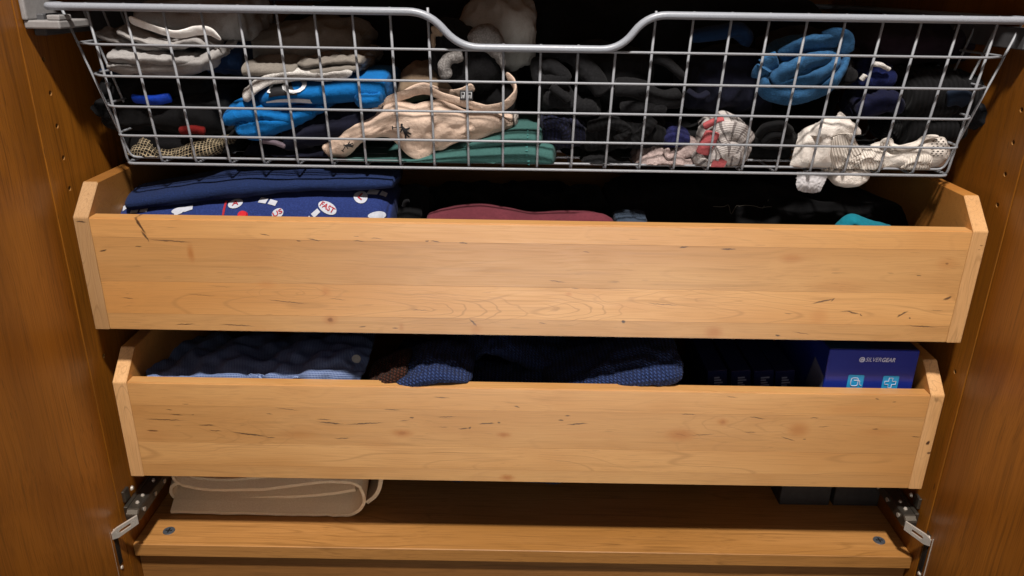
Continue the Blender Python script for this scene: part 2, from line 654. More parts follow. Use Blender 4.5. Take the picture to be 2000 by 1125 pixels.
def buckle(P, closed, ex=1.1, it=70, bend=0.45, anchor=0.02):
    """cloth a little too big for its shape: a grid of springs longer than the room they have, so that it folds"""
    if ex <= 1.001:
        return P
    P0 = P.copy()
    n, m = P.shape[:2]
    fam = []
    for (di, dj, k, e) in ((1, 0, 1.0, ex), (0, 1, 1.0, ex), (1, 1, 0.6, ex), (1, -1, 0.6, ex), (2, 0, bend, ex * 0.985), (0, 2, bend, ex * 0.985),
                           (4, 0, bend * 0.5, ex * 0.95), (0, 4, bend * 0.5, ex * 0.95)):
        if closed:
            A = P0[:n - di]
            B = np.roll(P0, -dj, 1)[di:]
        else:
            j0, j1 = max(0, -dj), m - max(0, dj)
            A = P0[:n - di, j0:j1]
            B = P0[di:, j0 + dj:j1 + dj]
        fam.append((di, dj, k, np.linalg.norm(B - A, axis=2) * e + 1e-9))
    prev = P.copy()
    for q in range(it):
        acc = np.zeros_like(P)
        cnt = np.zeros((n, m, 1))
        for (di, dj, k, L) in fam:
            if closed:
                A = P[:n - di]
                B = np.roll(P, -dj, 1)[di:]
            else:
                j0, j1 = max(0, -dj), m - max(0, dj)
                A = P[:n - di, j0:j1]
                B = P[di:, j0 + dj:j1 + dj]
            D = B - A
            l = np.sqrt((D * D).sum(-1)) + 1e-9
            c = (0.5 * k * (l - L) / l)[..., None] * D
            if closed:
                acc[:n - di] += c
                cnt[:n - di] += k
                acc[di:] -= np.roll(c, dj, 1)
                cnt[di:] += k
            else:
                acc[:n - di, j0:j1] += c
                cnt[:n - di, j0:j1] += k
                acc[di:, j0 + dj:j1 + dj] -= c
                cnt[di:, j0 + dj:j1 + dj] += k
        new = P + 1.5 * acc / cnt + 0.80 * (P - prev)
        new += anchor * (P0 - new)
        prev, P = P, keep_in(new)
    return P


def loft_pts(spine, a, b, up=(0, 0, 1), n=60, m=40, pw=2.4, round0=0.1, round1=0.1, disp=None, rot=None, rigid=False, bk=None):
    sp = catmull(spine, n)
    k = len(spine)
    ts = np.linspace(0, 1, n)
    def interp(x):
        x = np.asarray(x, float)
        if x.ndim == 0:
            return np.full(n, float(x))
        return catmull(np.stack([x, x * 0, x * 0], 1), n)[:, 0]
    A, B = interp(a), interp(b)
    R = interp(rot) if rot is not None else np.zeros(n)
    e = np.ones(n)
    if round0:
        q = np.clip(1 - ts / round0, 0, 1)
        e *= np.sqrt(np.maximum(1 - q ** 2.2, 0.0004))
    if round1:
        q = np.clip(1 - (1 - ts) / round1, 0, 1)
        e *= np.sqrt(np.maximum(1 - q ** 2.2, 0.0004))
    T = np.gradient(sp, axis=0)
    T /= np.linalg.norm(T, axis=1)[:, None] + 1e-12
    if rigid:          # upright sections, all facing the same way
        T = np.tile(np.array([1.0 if sp[-1, 0] > sp[0, 0] else -1.0, 0, 0]), (n, 1))
    U = np.asarray(up, float)
    s = np.cross(T, U)
    s /= np.linalg.norm(s, axis=1)[:, None] + 1e-12
    w = np.cross(s, T)
    th = np.linspace(0, 2 * math.pi, m, endpoint=False)
    c, d = np.cos(th), np.sin(th)
    c = np.sign(c) * np.abs(c) ** (2 / pw)
    d = np.sign(d) * np.abs(d) ** (2 / pw)
    cr, sr = np.cos(R)[:, None], np.sin(R)[:, None]
    x = (A * e)[:, None] * c[None]
    y = (B * e)[:, None] * d[None]
    X, Y = cr * x - sr * y, sr * x + cr * y
    P = sp[:, None] + X[..., None] * s[:, None] + Y[..., None] * w[:, None]
    N = normals(P, True)
    # outward
    ctr = sp[:, None]
    flip = np.sign(((P - ctr) * N).sum(-1).mean())
    N = N * flip
    if disp is not None:
        P = P + N * (disp(P, N, ts[:, None] + 0 * th[None], th[None] + 0 * ts[:, None]) * np.minimum(1, e * 1.2)[:, None])[..., None]
        P = keep_in(P)
        P = fold(P, True, **dict(BUCKLE, **(bk or {})))
        N2 = normals(P, True)
        N = N2 * np.sign((N2 * N).sum(-1).mean())
    return P, N, flip


def loft_vf(P, flip):
    n, m = P.shape[:2]
    V = P.reshape(-1, 3)
    i, j = np.meshgrid(np.arange(n - 1), np.arange(m), indexing='ij')
    j2 = (j + 1) % m
    F = np.stack([i * m + j, (i + 1) * m + j, (i + 1) * m + j2, i * m + j2], -1).reshape(-1, 4)
    caps = [tuple(range(m))[::-1], tuple((n - 1) * m + k for k in range(m))]
    if flip < 0:
        F = F[:, ::-1]
        caps = [c[::-1] for c in caps]
    # uv in metres
    lu = np.concatenate([[0], np.cumsum(np.linalg.norm(np.diff(P, axis=0), axis=2).mean(1))])
    per = np.linalg.norm(np.roll(P, -1, 1) - P, axis=2).max(0)
    lv = np.concatenate([[0], np.cumsum(per)[:-1]])
    UV = np.stack(np.meshgrid(lu, lv, indexing='ij'), -1).reshape(-1, 2)
    return V, [tuple(f) for f in F.tolist()] + caps, UV


def loft(name, spine, a, b, mat, parent=None, **kw):
    P, N, fl = loft_pts(spine, a, b, **kw)
    V, F, UV = loft_vf(P, fl)
    o = mesh(name, V, F, mat, parent, uv=UV, smooth=True)
    return o, Surf(P, N)


def multi(name, lofts, mat, parent=None):
    """several cloth rolls of ONE garment in one mesh; lofts = list of kwargs dicts"""
    Vs, Fs, Us, k, sf = [], [], [], 0, []
    for kw in lofts:
        kw = dict(kw)
        sp, a, b = kw.pop('spine'), kw.pop('a'), kw.pop('b')
        P, N, fl = loft_pts(sp, a, b, **kw)
        V, F, UV = loft_vf(P, fl)
        Vs.append(V)
        Us.append(UV)
        Fs += [tuple(x + k for x in f) for f in F]
        k += len(V)
        sf.append(Surf(P, N))
    return mesh(name, np.vstack(Vs), Fs, mat, parent, uv=np.vstack(Us), smooth=True), sf


def bic(ctrl, nu, nv):
    c = np.asarray(ctrl, float)
    A = np.stack([catmull(c[:, j], nu) for j in range(c.shape[1])], 1)
    return np.stack([catmull(A[i], nv) for i in range(nu)], 0)


def sheet(name, ctrl, mat, parent=None, thick=0.0025, nu=60, nv=40, disp=None, face=(0, -1, 0.4), bk=None):
    """a piece of cloth through a net of points, with real thickness"""
    P = bic(ctrl, nu, nv)
    N = normals(P)
    if (N @ np.asarray(face, float)).mean() < 0:
        N = -N
    if disp is not None:
        P = P + N * disp(P, N)[..., None]
        P = keep_in(P)
        P = fold(P, False, **dict(BUCKLE, **(bk or {})))
        N2 = normals(P)
        N = N2 * np.sign((N2 * N).sum(-1).mean())
    n, m = nu, nv
    edge = np.ones((n, m))
    V = np.vstack([P.reshape(-1, 3), (P - N * thick).reshape(-1, 3)])
    k = n * m
    i, j = np.meshgrid(np.arange(n - 1), np.arange(m - 1), indexing='ij')
    F = np.stack([i * m + j, (i + 1) * m + j, (i + 1) * m + j + 1, i * m + j + 1], -1).reshape(-1, 4)
    fl = np.sign((np.cross(P[1, 0] - P[0, 0], P[0, 1] - P[0, 0]) @ N[0, 0]))
    if fl < 0:
        F = F[:, ::-1]
    B = F[:, ::-1] + k
    bd = [r * m for r in range(n)] + [(n - 1) * m + c for c in range(1, m)] + [r * m + m - 1 for r in range(n - 2, -1, -1)] + [c for c in range(m - 2, 0, -1)]
    rim = [(bd[q], bd[(q + 1) % len(bd)], bd[(q + 1) % len(bd)] + k, bd[q] + k) for q in range(len(bd))]
    if fl > 0:
        rim = [r[::-1] for r in rim]
    lu = np.concatenate([[0], np.cumsum(np.linalg.norm(np.diff(P, axis=0), axis=2).mean(1))])
    lv = np.concatenate([[0], np.cumsum(np.linalg.norm(np.diff(P, axis=1), axis=2).mean(0))])
    UV = np.stack(np.meshgrid(lu, lv, indexing='ij'), -1).reshape(-1, 2)
    o = mesh(name, V, [tuple(f) for f in F.tolist()] + [tuple(f) for f in B.tolist()] + rim, mat, parent, uv=np.vstack([UV, UV]), smooth=True, recalc=True)
    return o, Surf(P, N)


def decal(name, sf, px, py, polys, ang, mat, parent, off=0.0005, sx=1.0, sy=1.0, sub=1, frame=None):
    """flat print laid on a cloth surface where it shows at (px, py): polys in metres, x to the right and y up the picture"""
    u0, v0 = sf.nearest(px, py)
    p0 = sf.ev(u0, v0)
    d = 0.02
    pu = (sf.ev(min(u0 + d, 1), v0) - sf.ev(max(u0 - d, 0), v0)) / (min(u0 + d, 1) - max(u0 - d, 0))
    pv = (sf.ev(u0, min(v0 + d, 1)) - sf.ev(u0, max(v0 - d, 0))) / (min(v0 + d, 1) - max(v0 - d, 0))
    ex, ey = np.array([1.0, 0, 0]), np.array([0, 0.35, 1.0])
    ey /= np.linalg.norm(ey)
    M = np.array([[pu @ ex, pv @ ex], [pu @ ey, pv @ ey]])
    Mi = np.linalg.inv(M)
    bm = bmesh.new()
    ca, sa = math.cos(ang), math.sin(ang)
    if isinstance(polys, tuple):          # (verts2d, faces)
        vs = [bm.verts.new((p[0], p[1], 0)) for p in polys[0]]
        for f in polys[1]:
            try:
                bm.faces.new([vs[q] for q in f])
            except ValueError:
                pass
    else:
        for poly in polys:
            bm.faces.new([bm.verts.new((p[0], p[1], 0)) for p in poly])
    bmesh.ops.triangulate(bm, faces=bm.faces[:])
    for _ in range(sub):
        bmesh.ops.subdivide_edges(bm, edges=bm.edges[:], cuts=1, use_grid_fill=True)
    V = []
    bm.verts.index_update()
    for v in bm.verts:
        x, y = v.co.x * sx, v.co.y * sy
        X, Y = ca * x - sa * y, sa * x + ca * y
        du, dv = Mi @ np.array([X, Y])
        V.append(sf.ev(u0 + du, v0 + dv, off))
    F = [[v.index for v in f.verts] for f in bm.faces]
    bm.free()
    return mesh(name, V, F, mat, parent)


def text_vf(txt, size, bold=False, shear=0.0, space=1.0):
    c = bpy.data.curves.new('lettering', 'FONT')
    c.body = txt
    c.size = size
    c.align_x, c.align_y = 'CENTER', 'CENTER'
    c.shear = shear
    c.space_character = space
    if bold:
        c.offset = size * 0.018
    c.resolution_u = 3
    o = bpy.data.objects.new('lettering', c)
    COL.objects.link(o)
    dg = bpy.context.evaluated_depsgraph_get()
    me = bpy.data.meshes.new_from_object(o.evaluated_get(dg))
    V = [v.co[:] for v in me.vertices]
    F = [list(p.vertices) for p in me.polygons]
    bpy.data.objects.remove(o)
    bpy.data.curves.remove(c)
    bpy.data.meshes.remove(me)
    return V, F


def ellipse(rx, ry, n=20, cx=0, cy=0):
    return [(cx + rx * math.cos(2 * math.pi * k / n), cy + ry * math.sin(2 * math.pi * k / n)) for k in range(n)]


def obj_props(o, seed, tone=0.0, figure=1.0):
    o['figure'] = float(figure)
    o['seed'] = float(seed)
    o['tone'] = float(tone)
    return o

# ------------------------------------------------------------------ the wardrobe
XW, Y0, YB = 0.482, -0.003, 0.555
ZS = -0.4217            # top of the bottom board
oak_v = wood('oak_veneer_upright', srgb('9E6219'), srgb('7C490D'), srgb('301804'), axis='Z', ring=8, ring_amt=0.4, fleck=0.9,
             rough=0.40, fibre=0.27, blotch=0.3, ringscale=(0.9, 11))
oak_h = wood('oak_veneer_level', srgb('B8844A'), srgb('9A6930'), srgb('4A2C10'), axis='X', ring=9, ring_amt=0.5, fleck=0.5,
             rough=0.42, fibre=0.22, blotch=0.25, ringscale=(1.3, 26))
oak_edge = wood('oak_edge_band', srgb('B07C42'), srgb('976532'), srgb('5A3818'), axis='X', ring=4, ring_amt=0.12, fleck=0.25, rough=0.5, fibre=0.25)
hole_m = plain('raw_chipboard', srgb('8E6436'), 0.9, 0.1)

wardrobe = thing('wardrobe', (0, 0.27, -0.50), 'brown oak veneered wardrobe interior with open doors around drawers and basket', 'wardrobe')


def side_panel(s, holes):
    xi, xo = s * XW, s * (XW + 0.018)
    zt, zb = 0.46, -0.50
    V, F, M = [], [], []

    def quad(pts, m=0):
        k = len(V)
        V.extend(pts)
        F.append(list(range(k, k + len(pts))))
        M.append(m)
    yh, hw, r = holes[0][0], 0.006, 0.0026
    ya, yb = yh - hw, yh + hw
    e = 0.0003
    quad([(xi, Y0 + e, zb), (xi, ya, zb), (xi, ya, zt), (xi, Y0 + e, zt)])
    quad([(xi, yb, zb), (xi, YB, zb), (xi, YB, zt), (xi, yb, zt)])
    zs = sorted(h[1] for h in holes)
    prev = zb
    for z in zs:
        quad([(xi, ya, prev), (xi, yb, prev), (xi, yb, z - hw), (xi, ya, z - hw)])
        n = 16
        sq, ci, cd = [], [], []
        for k in range(n):
            a = 2 * math.pi * k / n
            c, d = math.cos(a), math.sin(a)
            q = max(abs(c), abs(d))
            sq.append((xi, yh + hw * c / q, z + hw * d / q))
            ci.append((xi, yh + r * c, z + r * d))
            cd.append((xi + s * 0.010, yh + r * c, z + r * d))
        for k in range(n):
            k2 = (k + 1) % n
            quad([sq[k], sq[k2], ci[k2], ci[k]])
            quad([ci[k], ci[k2], cd[k2], cd[k]], 1)
        quad(cd, 1)
        prev = z + hw
    quad([(xi, ya, prev), (xi, yb, prev), (xi, yb, zt), (xi, ya, zt)])
    quad([(xi, Y0 + e, zb), (xi, Y0 + e, zt), (xi + s * e, Y0, zt), (xi + s * e, Y0, zb)])
    quad([(xi + s * e, Y0, zb), (xi + s * e, Y0, zt), (xo, Y0, zt), (xo, Y0, zb)])
    quad([(xo, Y0, zb), (xo, Y0, zt), (xo, YB, zt), (xo, YB, zb)])
    quad([(xi, Y0, zt), (xi, YB, zt), (xo, YB, zt), (xo, Y0, zt)])
    o = mesh('side_panel', V, F, [oak_v, hole_m], wardrobe)
    o.data.polygons.foreach_set('material_index', M)
    return obj_props(o, 1.3 + s)


side_panel(-1, [(0.0275, 0.1208 - 0.0325 * k) for k in range(-3, 4)] + [(0.030, -0.172)])
side_panel(1, [(0.018, 0.1202 - 0.0322 * k) for k in range(-3, 4)] + [(0.018, -0.170)])
obj_props(box('back_panel', (-XW, YB - 0.006, -0.5), (XW, YB, 0.46), oak_v, wardrobe), 4.1)
obj_props(box('bottom_board', (-XW + 0.0004, 0.0081, ZS - 0.0179), (XW - 0.0004, YB - 0.007, ZS), [oak_h], wardrobe, bev=0.0007), 2.2)
obj_props(box('plinth', (-XW + 0.0004, 0.017, -0.5), (XW - 0.0004, 0.033, ZS - 0.0185), oak_edge, wardrobe), 5.2, -0.2)
obj_props(box('unseen_upper_shelf', (-XW + 0.0004, 0.004, 0.272), (XW - 0.0004, YB - 0.007, 0.290), oak_h, wardrobe), 6.2)  # out of view; put in to block lamp light from the basket's back


def door(s):
    a = math.radians(4.0)
    m = Matrix.Translation((s * (XW + 0.0004), Y0 - 0.0012, 0)) @ Matrix.Rotation(-s * a, 4, 'Z')
    lo, hi = (min(0, s * 0.018), -0.48, -0.49), (max(0, s * 0.018), 0, 0.46)
    o = box('door', lo, hi, oak_v, wardrobe, bev=0.0004, mtx=m)
    return obj_props(o, 8.2 + 2 * s, 0.12)


door(-1)
door(1)

zinc = metal('nickel_plated_steel', srgb('DAD2C6'), 0.30, 0.5)
zinc_shaded = metal('shaded_steel', srgb('6E685E'), 0.36, 0.85)  # hinge metal with shade in its colour, for the less lit parts
dark_m = plain('dark_recess', (0.012, 0.011, 0.010, 1), 0.7, 0.2)


def hinge(s, dy):
    X = lambda x: s * x

    def bx(name, a, b, mat, par, bev=0.0006):
        lo = (min(X(a[0]), X(b[0])), a[1] + dy, a[2])
        hi = (max(X(a[0]), X(b[0])), b[1] + dy, b[2])
        return box(name, lo, hi, mat, par, bev)
    # mounting plate with wings on the side panel
    bm = bmesh.new()
    for (a, b) in (((-0.4818, 0.018, -0.358), (-0.4780, 0.030, -0.343)), ((-0.4790, 0.012, -0.376), (-0.4740, 0.078, -0.360))):
        lo = (min(X(a[0]), X(b[0])), a[1] + dy, a[2])
        hi = (max(X(a[0]), X(b[0])), b[1] + dy, b[2])
        add_box(bm, lo, hi, 0.0006)
    h = bm_mesh('hinge', bm, zinc_shaded, wardrobe)
    arm = prism('arm', [(0.004 + dy, -0.3655), (0.010 + dy, -0.3605), (0.088 + dy, -0.3600), (0.094 + dy, -0.3640), (0.094 + dy, -0.3740),
                        (0.010 + dy, -0.3770), (0.004 + dy, -0.3730)], 'X', min(X(-0.4740), X(-0.4590)), max(X(-0.4740), X(-0.4590)), zinc_shaded, h, 0.0012)
    # link plate with a slot, turned towards the door
    A, B = np.array([X(-0.4600), 0.004 + dy]), np.array([X(-0.4815), -0.018 + dy])
    d = B - A
    L = np.linalg.norm(d)
    d /= L
    nrm = np.array([d[1], -d[0]])
    if nrm[1] > 0:
        nrm = -nrm
    zc, hh, t = -0.3700, 0.0068, 0.0024
    bm = bmesh.new()
    outer = [(0, -hh * 0.85), (L * 0.78, -hh), (L, -hh * 0.6), (L, hh * 0.6), (L * 0.78, hh), (0, hh * 0.85)]
    inner = [(L * 0.28, -0.0021), (L * 0.66, -0.0021), (L * 0.72, -0.0010), (L * 0.72, 0.0010), (L * 0.66, 0.0021), (L * 0.28, 0.0021)]

    def p3(q, k):
        xy = A + d * q[0] + nrm * k
        return (xy[0], xy[1], zc + q[1] - 0.25 * q[0])
    R = [[bm.verts.new(p3(q, k)) for q in ring] for k in (t, 0) for ring in (outer, inner)]
    n = 6
    for i in range(n):
        j = (i + 1) % n
        bm.faces.new((R[0][i], R[0][j], R[1][j], R[1][i]))
        bm.faces.new((R[2][i], R[3][i], R[3][j], R[2][j]))
        bm.faces.new((R[0][i], R[2][i], R[2][j], R[0][j]))
        bm.faces.new((R[1][i], R[1][j], R[3][j], R[3][i]))
    bm_mesh('link', bm, zinc, h)
    # flange and cup on the door
    y1 = -0.022 + dy
    fl = box('cup_flange', (min(X(-0.4850), X(-0.4816)), y1 + 0.0011, -0.434), (max(X(-0.4850), X(-0.4816)), y1 + 0.0170, -0.370), zinc_shaded, h, 0.0006)
    box('lip', (min(X(-0.4850), X(-0.4802)), y1, -0.434), (max(X(-0.4850), X(-0.4802)), y1 + 0.0010, -0.370), zinc, h, 0.0003)  # brighter metal strip painting the lit front edge of the flange
    bm = bmesh.new()
    add_box(bm, (min(X(-0.4818), X(-0.4802)), y1 + 0.006, -0.424), (max(X(-0.4818), X(-0.4802)), y1 + 0.0145, -0.384), 0.0007)
    bm_mesh('cup', bm, dark_m, h)

    def screw(c, ax, r=0.0032):
        bm = bmesh.new()
        bmesh.ops.create_cone(bm, cap_ends=True, segments=14, radius1=r, radius2=r * 0.6, depth=0.0022)
        q = Vector(ax).to_track_quat('Z', 'Y').to_matrix().to_4x4()
        for v in bm.verts:
            v.co = Matrix.Translation(c) @ q @ v.co
        bm_mesh('screw', bm, zinc, h)
    for z in (-0.3755, -0.429):
        screw((X(-0.4808), y1 + 0.010, z), (X(1) * 1.0, 0, 0))
    for z in (-0.350,):
        screw((X(-0.4772), 0.036 + dy, z), (-X(1) * -1.0, 0, 0))
    for (y, z) in ((0.022, -0.3598), (0.036, -0.3598), (0.066, -0.3595)):
        screw((X(-0.4665), y + dy, z), (0, 0, 1), 0.0026)
    for y in (0.020, 0.050, 0.076):
        screw((X(-0.4586), y + dy, -0.368), (-X(-1) * 1.0 * -1, 0, 0), 0.0030)
    return h


hinge(-1, 0.0)
hinge(1, -0.012)


def cam_screw(x, y):
    """flat metal connector sunk in the bottom board, with a cross recess"""
    bm = bmesh.new()
    r = 0.0075
    bmesh.ops.create_cone(bm, cap_ends=True, segments=28, radius1=r, radius2=r * 0.94, depth=0.0012)
    for v in bm.verts:
        v.co += Vector((x, y, ZS + 0.0004))
    o = bm_mesh('connector', bm, metal('bluish_zinc', srgb('7E8690'), 0.45, 0.8), wardrobe)
    bm = bmesh.new()
    add_box(bm, (x - 0.0042, y - 0.0009, ZS + 0.0008), (x + 0.0042, y + 0.0009, ZS + 0.00125), 0)
    add_box(bm, (x - 0.0009, y - 0.0042, ZS + 0.0009), (x + 0.0009, y + 0.0042, ZS + 0.00130), 0, mtx=None)
    bm_mesh('cross_recess', bm, dark_m, o)


cam_screw(-0.4476, 0.0338)
cam_screw(0.4528, 0.0376)

# grey runner of the basket with its plastic end
grey_pl = plain('grey_plastic', srgb('8E8C8B'), 0.5, 0.4)


def runner(s):
    r = box('basket_runner', (min(s * 0.4815, s * 0.470), 0.02, 0.176), (max(s * 0.4815, s * 0.470), 0.50, 0.196), metal('grey_runner', srgb('4E4E50'), 0.45, 0.0), wardrobe, 0.001)
    bm = bmesh.new()
    # open box shape: floor, outer cheek, inner lip
    x0, x1 = sorted((s * 0.4812, s * 0.4475))
    add_box(bm, (x0, 0.006, 0.183), (x1, 0.060, 0.1905), 0.0015, 2)
    xa, xb = sorted((s * 0.4812, s * 0.4760))
    add_box(bm, (xa, 0.004, 0.1906), (xb, 0.060, 0.222), 0.0015, 2)
    xa, xb = sorted((s * 0.4600, s * 0.4478))
    add_box(bm, (xa, 0.008, 0.1906), (xb, 0.030, 0.1955), 0.0012, 2)
    if s < 0:
        bm_mesh('end_cap', bm, grey_pl, r)


runner(-1)
runner(1)

# ------------------------------------------------------------------ the two drawers
WD, TD, HD, TF, DC, ZC = 0.469, 0.0158, 0.1262, 0.0156, 0.0308, 0.0298
ALDER_L, ALDER_D, MARK = srgb('CA9A60'), srgb('B47F44'), srgb('2E1204')


def drawer(name, label, zt, yf, xo, staves, marks, knots, arcs, tones, tone_l, tone_r, seed, end_marks=()):
    zb = zt - HD
    root = thing(name, (xo, yf, zb), label, 'drawer')
    base = np.array([xo, yf, zb])

    def loc2(px, py):
        p = at(px, py, y=yf)
        return p[0] - xo, p[2] - zb
    mk = []
    for (x, y, L, w, a, s) in marks:
        u, v = loc2(x, y)
        k = mm(1, yf)
        mk.append((u, v, L * k * 1.15, max(w * k, 0.0011), math.radians(a), s))
    kn = [(*loc2(x, y), rx * mm(1, yf), ry * mm(1, yf), s, c) for (x, y, rx, ry, s, c) in knots]
    fm = wood(name + '_front', ALDER_L, ALDER_D, MARK, ring=15, ring_amt=0.42, fleck=0.30, marks=mk, knots=kn, arcs=[(*loc2(x, y), rx * mm(1, yf), ry * mm(1, yf), n_, s_, g_) for (x, y, rx, ry, n_, s_, g_) in arcs], fibre=0.12, blotch=0.5, rough=0.40, coat=0.8,
              ringscale=(2.0, 17))
    sm = wood(name + '_sides', srgb('C08846'), srgb('A66C2E'), MARK, axis='X', ring=8, ring_amt=0.25, fleck=0.3, rough=0.45, fibre=0.12)
    ek = [(*loc2(x, y), w * mm(1, yf), h * mm(1, yf), math.radians(a_), s_) for (x, y, w, h, a_, s_) in end_marks]
    em = wood(name + '_end',  srgb('D0A472'), srgb('BA8A54'), MARK, axis='Z', ring=14, ring_amt=0.5, fleck=0.15, rough=0.55, fibre=0.16, blotch=0.5, ringscale=(5, 30), marks=ek)
    fp = None
    xl, xr = xo - WD + TD + 0.0004, xo + WD - TD - 0.0004
    zz = [zt] + [zt - HD * f for f in staves] + [zb]
    g = 0.00008
    for i in range(len(zz) - 1):
        bm = bmesh.new()
        add_box(bm, (xl, yf + 0.0008 + 0.0001 * (i % 2), zz[i + 1] + g), (xr, yf + TF, zz[i] - g), 0)
        # a soft arris only on the outer edges of the board
        ed = [e for e in bm.edges if abs(e.verts[0].co.y - e.verts[1].co.y) < 1e-6 and e.verts[0].co.y < yf + 0.002 and
              ((i == 0 and min(v.co.z for v in e.verts) > zt - 0.001) or (i == len(zz) - 2 and max(v.co.z for v in e.verts) < zb + 0.001))]
        if ed:
            bmesh.ops.bevel(bm, geom=ed, offset=0.0011, segments=2, affect='EDGES')
        if fp is None:
            # the front panel is the object of its top stave, the others are its staves
            fp = bm_mesh('front_panel', bm, fm, root, loc=base)
            obj_props(fp, seed + i * 1.7, tones[i], 0.3)
        else:
            o = bm_mesh('stave', bm, fm, fp, loc=base)
            obj_props(o, seed + i * 1.7, tones[i], 1.0 if i == 2 else 0.35)
    D = 0.50
    for s, tn in ((-1, tone_l), (1, tone_r)):
        x0, x1 = sorted((xo + s * WD, xo + s * (WD - TD)))
        poly = [(yf, zb), (yf, zt), (yf + DC, zt + ZC), (yf + D, zt + ZC), (yf + D, zb)]
        o = prism('side_panel', poly, 'X', x0, x1, [sm, em], root, bev=0.0009, loc=base)
        for p in o.data.polygons:
            if p.normal.y < -0.35:
                p.material_index = 1
        obj_props(o, seed + 5 + s, tn)
    obj_props(box('bottom_panel', (xl, yf + TF, zb + 0.008), (xr, yf + D - 0.016, zb + 0.014), sm, root, 0), seed + 9)
    obj_props(box('back_panel', (xl, yf + D - 0.016, zb), (xr, yf + D, zt), sm, root, 0.0006), seed + 10)
    return root


# streaks of the two fronts: pixel centre, length, width (pixels), angle in degrees (down to the right positive), depth of tone
M1 = [(272, 440, 44, 6, 62, .9), (283, 462, 26, 5, 62, .85), (330, 471, 80, 3, 3, .8), (200, 490, 16, 4, -12, .9), (270, 482, 14, 3, -4, .8),
      (517, 459, 20, 2.5, 12, .8), (614, 469, 26, 3, 8, .85), (583, 471, 10, 2.5, 5, .7), (700, 471, 22, 2.5, 4, .8), (735, 466, 26, 2, 4, .7), (696, 462, 12, 2, 5, .6),
      (560, 590, 80, 2.5, 5, .75), (250, 583, 24, 2.5, 6, .7), (395, 577, 60, 2, 4, .5), (362, 634, 42, 3, -3, .8), (462, 636, 70, 3, 2, .8),
      (645, 625, 13, 11, 0, .95), (708, 639, 16, 3, -3, .8), (772, 642, 12, 3, 0, .7), (850, 472, 20, 2.5, 6, .8), (834, 471, 8, 3, 0, .8), (905, 475, 16, 3, 4, .8),
      (1335, 483, 18, 4, -8, .85), (1422, 487, 30, 4, 0, .85), (1145, 493, 14, 2.5, 3, .6), (1088, 550, 34, 2.5, 6, .7), (1295, 595, 66, 2.5, 4, .65), (1125, 564, 20, 2, 5, .6),
      (924, 631, 22, 5, 50, .8), (930, 655, 18, 4, 8, .85), (1218, 629, 9, 9, 0, .95), (1608, 589, 44, 4, -14, .85), (1628, 586, 10, 4, -50, .8), (1665, 611, 30, 4, 14, .85), (1683, 616, 8, 3, 35, .8),
      (1763, 614, 24, 5, -32, .85), (1777, 622, 5, 5, 0, .8), (1852, 583, 18, 6, -24, .85), (1800, 638, 60, 3, 3, .8), (1520, 656, 10, 5, 5, .9), (1566, 651, 40, 2.5, 8, .6),
      (1540, 613, 16, 2, 0, .7), (1795, 539, 10, 3, 5, .75), (1740, 534, 14, 2, 3, .5), (1650, 609, 20, 2, -2, .6), (1850, 516, 6, 5, 0, .7), (820, 606, 40, 2, 3, .6), (1060, 632, 16, 2.5, 3, .7),
      (1830, 607, 26, 2, 2, .6), (660, 585, 40, 2, 6, .5), (430, 560, 50, 2, 3, .35)]
K1 = [(372, 495, 10, 26, .75, 0), (520, 555, 26, 14, .35, 0), (636, 570, 14, 16, .5, 0), (645, 625, 20, 16, .6, 0), (1547, 505, 34, 14, .55, 0), (1395, 650, 26, 20, .7, 0),
      (1110, 575, 10, 6, .5, 0), (930, 645, 16, 20, .45, 0), (1600, 618, 26, 24, .35, 0), (784, 640, 8, 14, .5, 0), (1640, 560, 90, 20, .25, 0), (1850, 515, 30, 20, .3, 0), (500, 500, 70, 40, .22, 0), (1230, 600, 60, 18, .15, 0)]
drawer('pull_out_drawer', 'upper wooden drawer holding pyjamas, maroon cloth and black clothes', 0.0, 0.0, 0.0, (0.165, 0.55, 0.845), M1, K1, [(770, 604, 250, 40, 7, .6, 1), (1060, 602, 150, 36, 5, .55, 1), (1500, 590, 330, 30, 5, .35, -1), (560, 572, 120, 22, 3, .4, 1), (620, 575, 150, 20, 4, .35, -1)],
       (0.10, -0.08, 0.10, -0.10), -0.36, -0.02, 1.0, ((158, 433, 24, 4, 4, .8), (1917, 480, 8, 3, 0, .6), (1913, 488, 6, 3, 0, .5)))
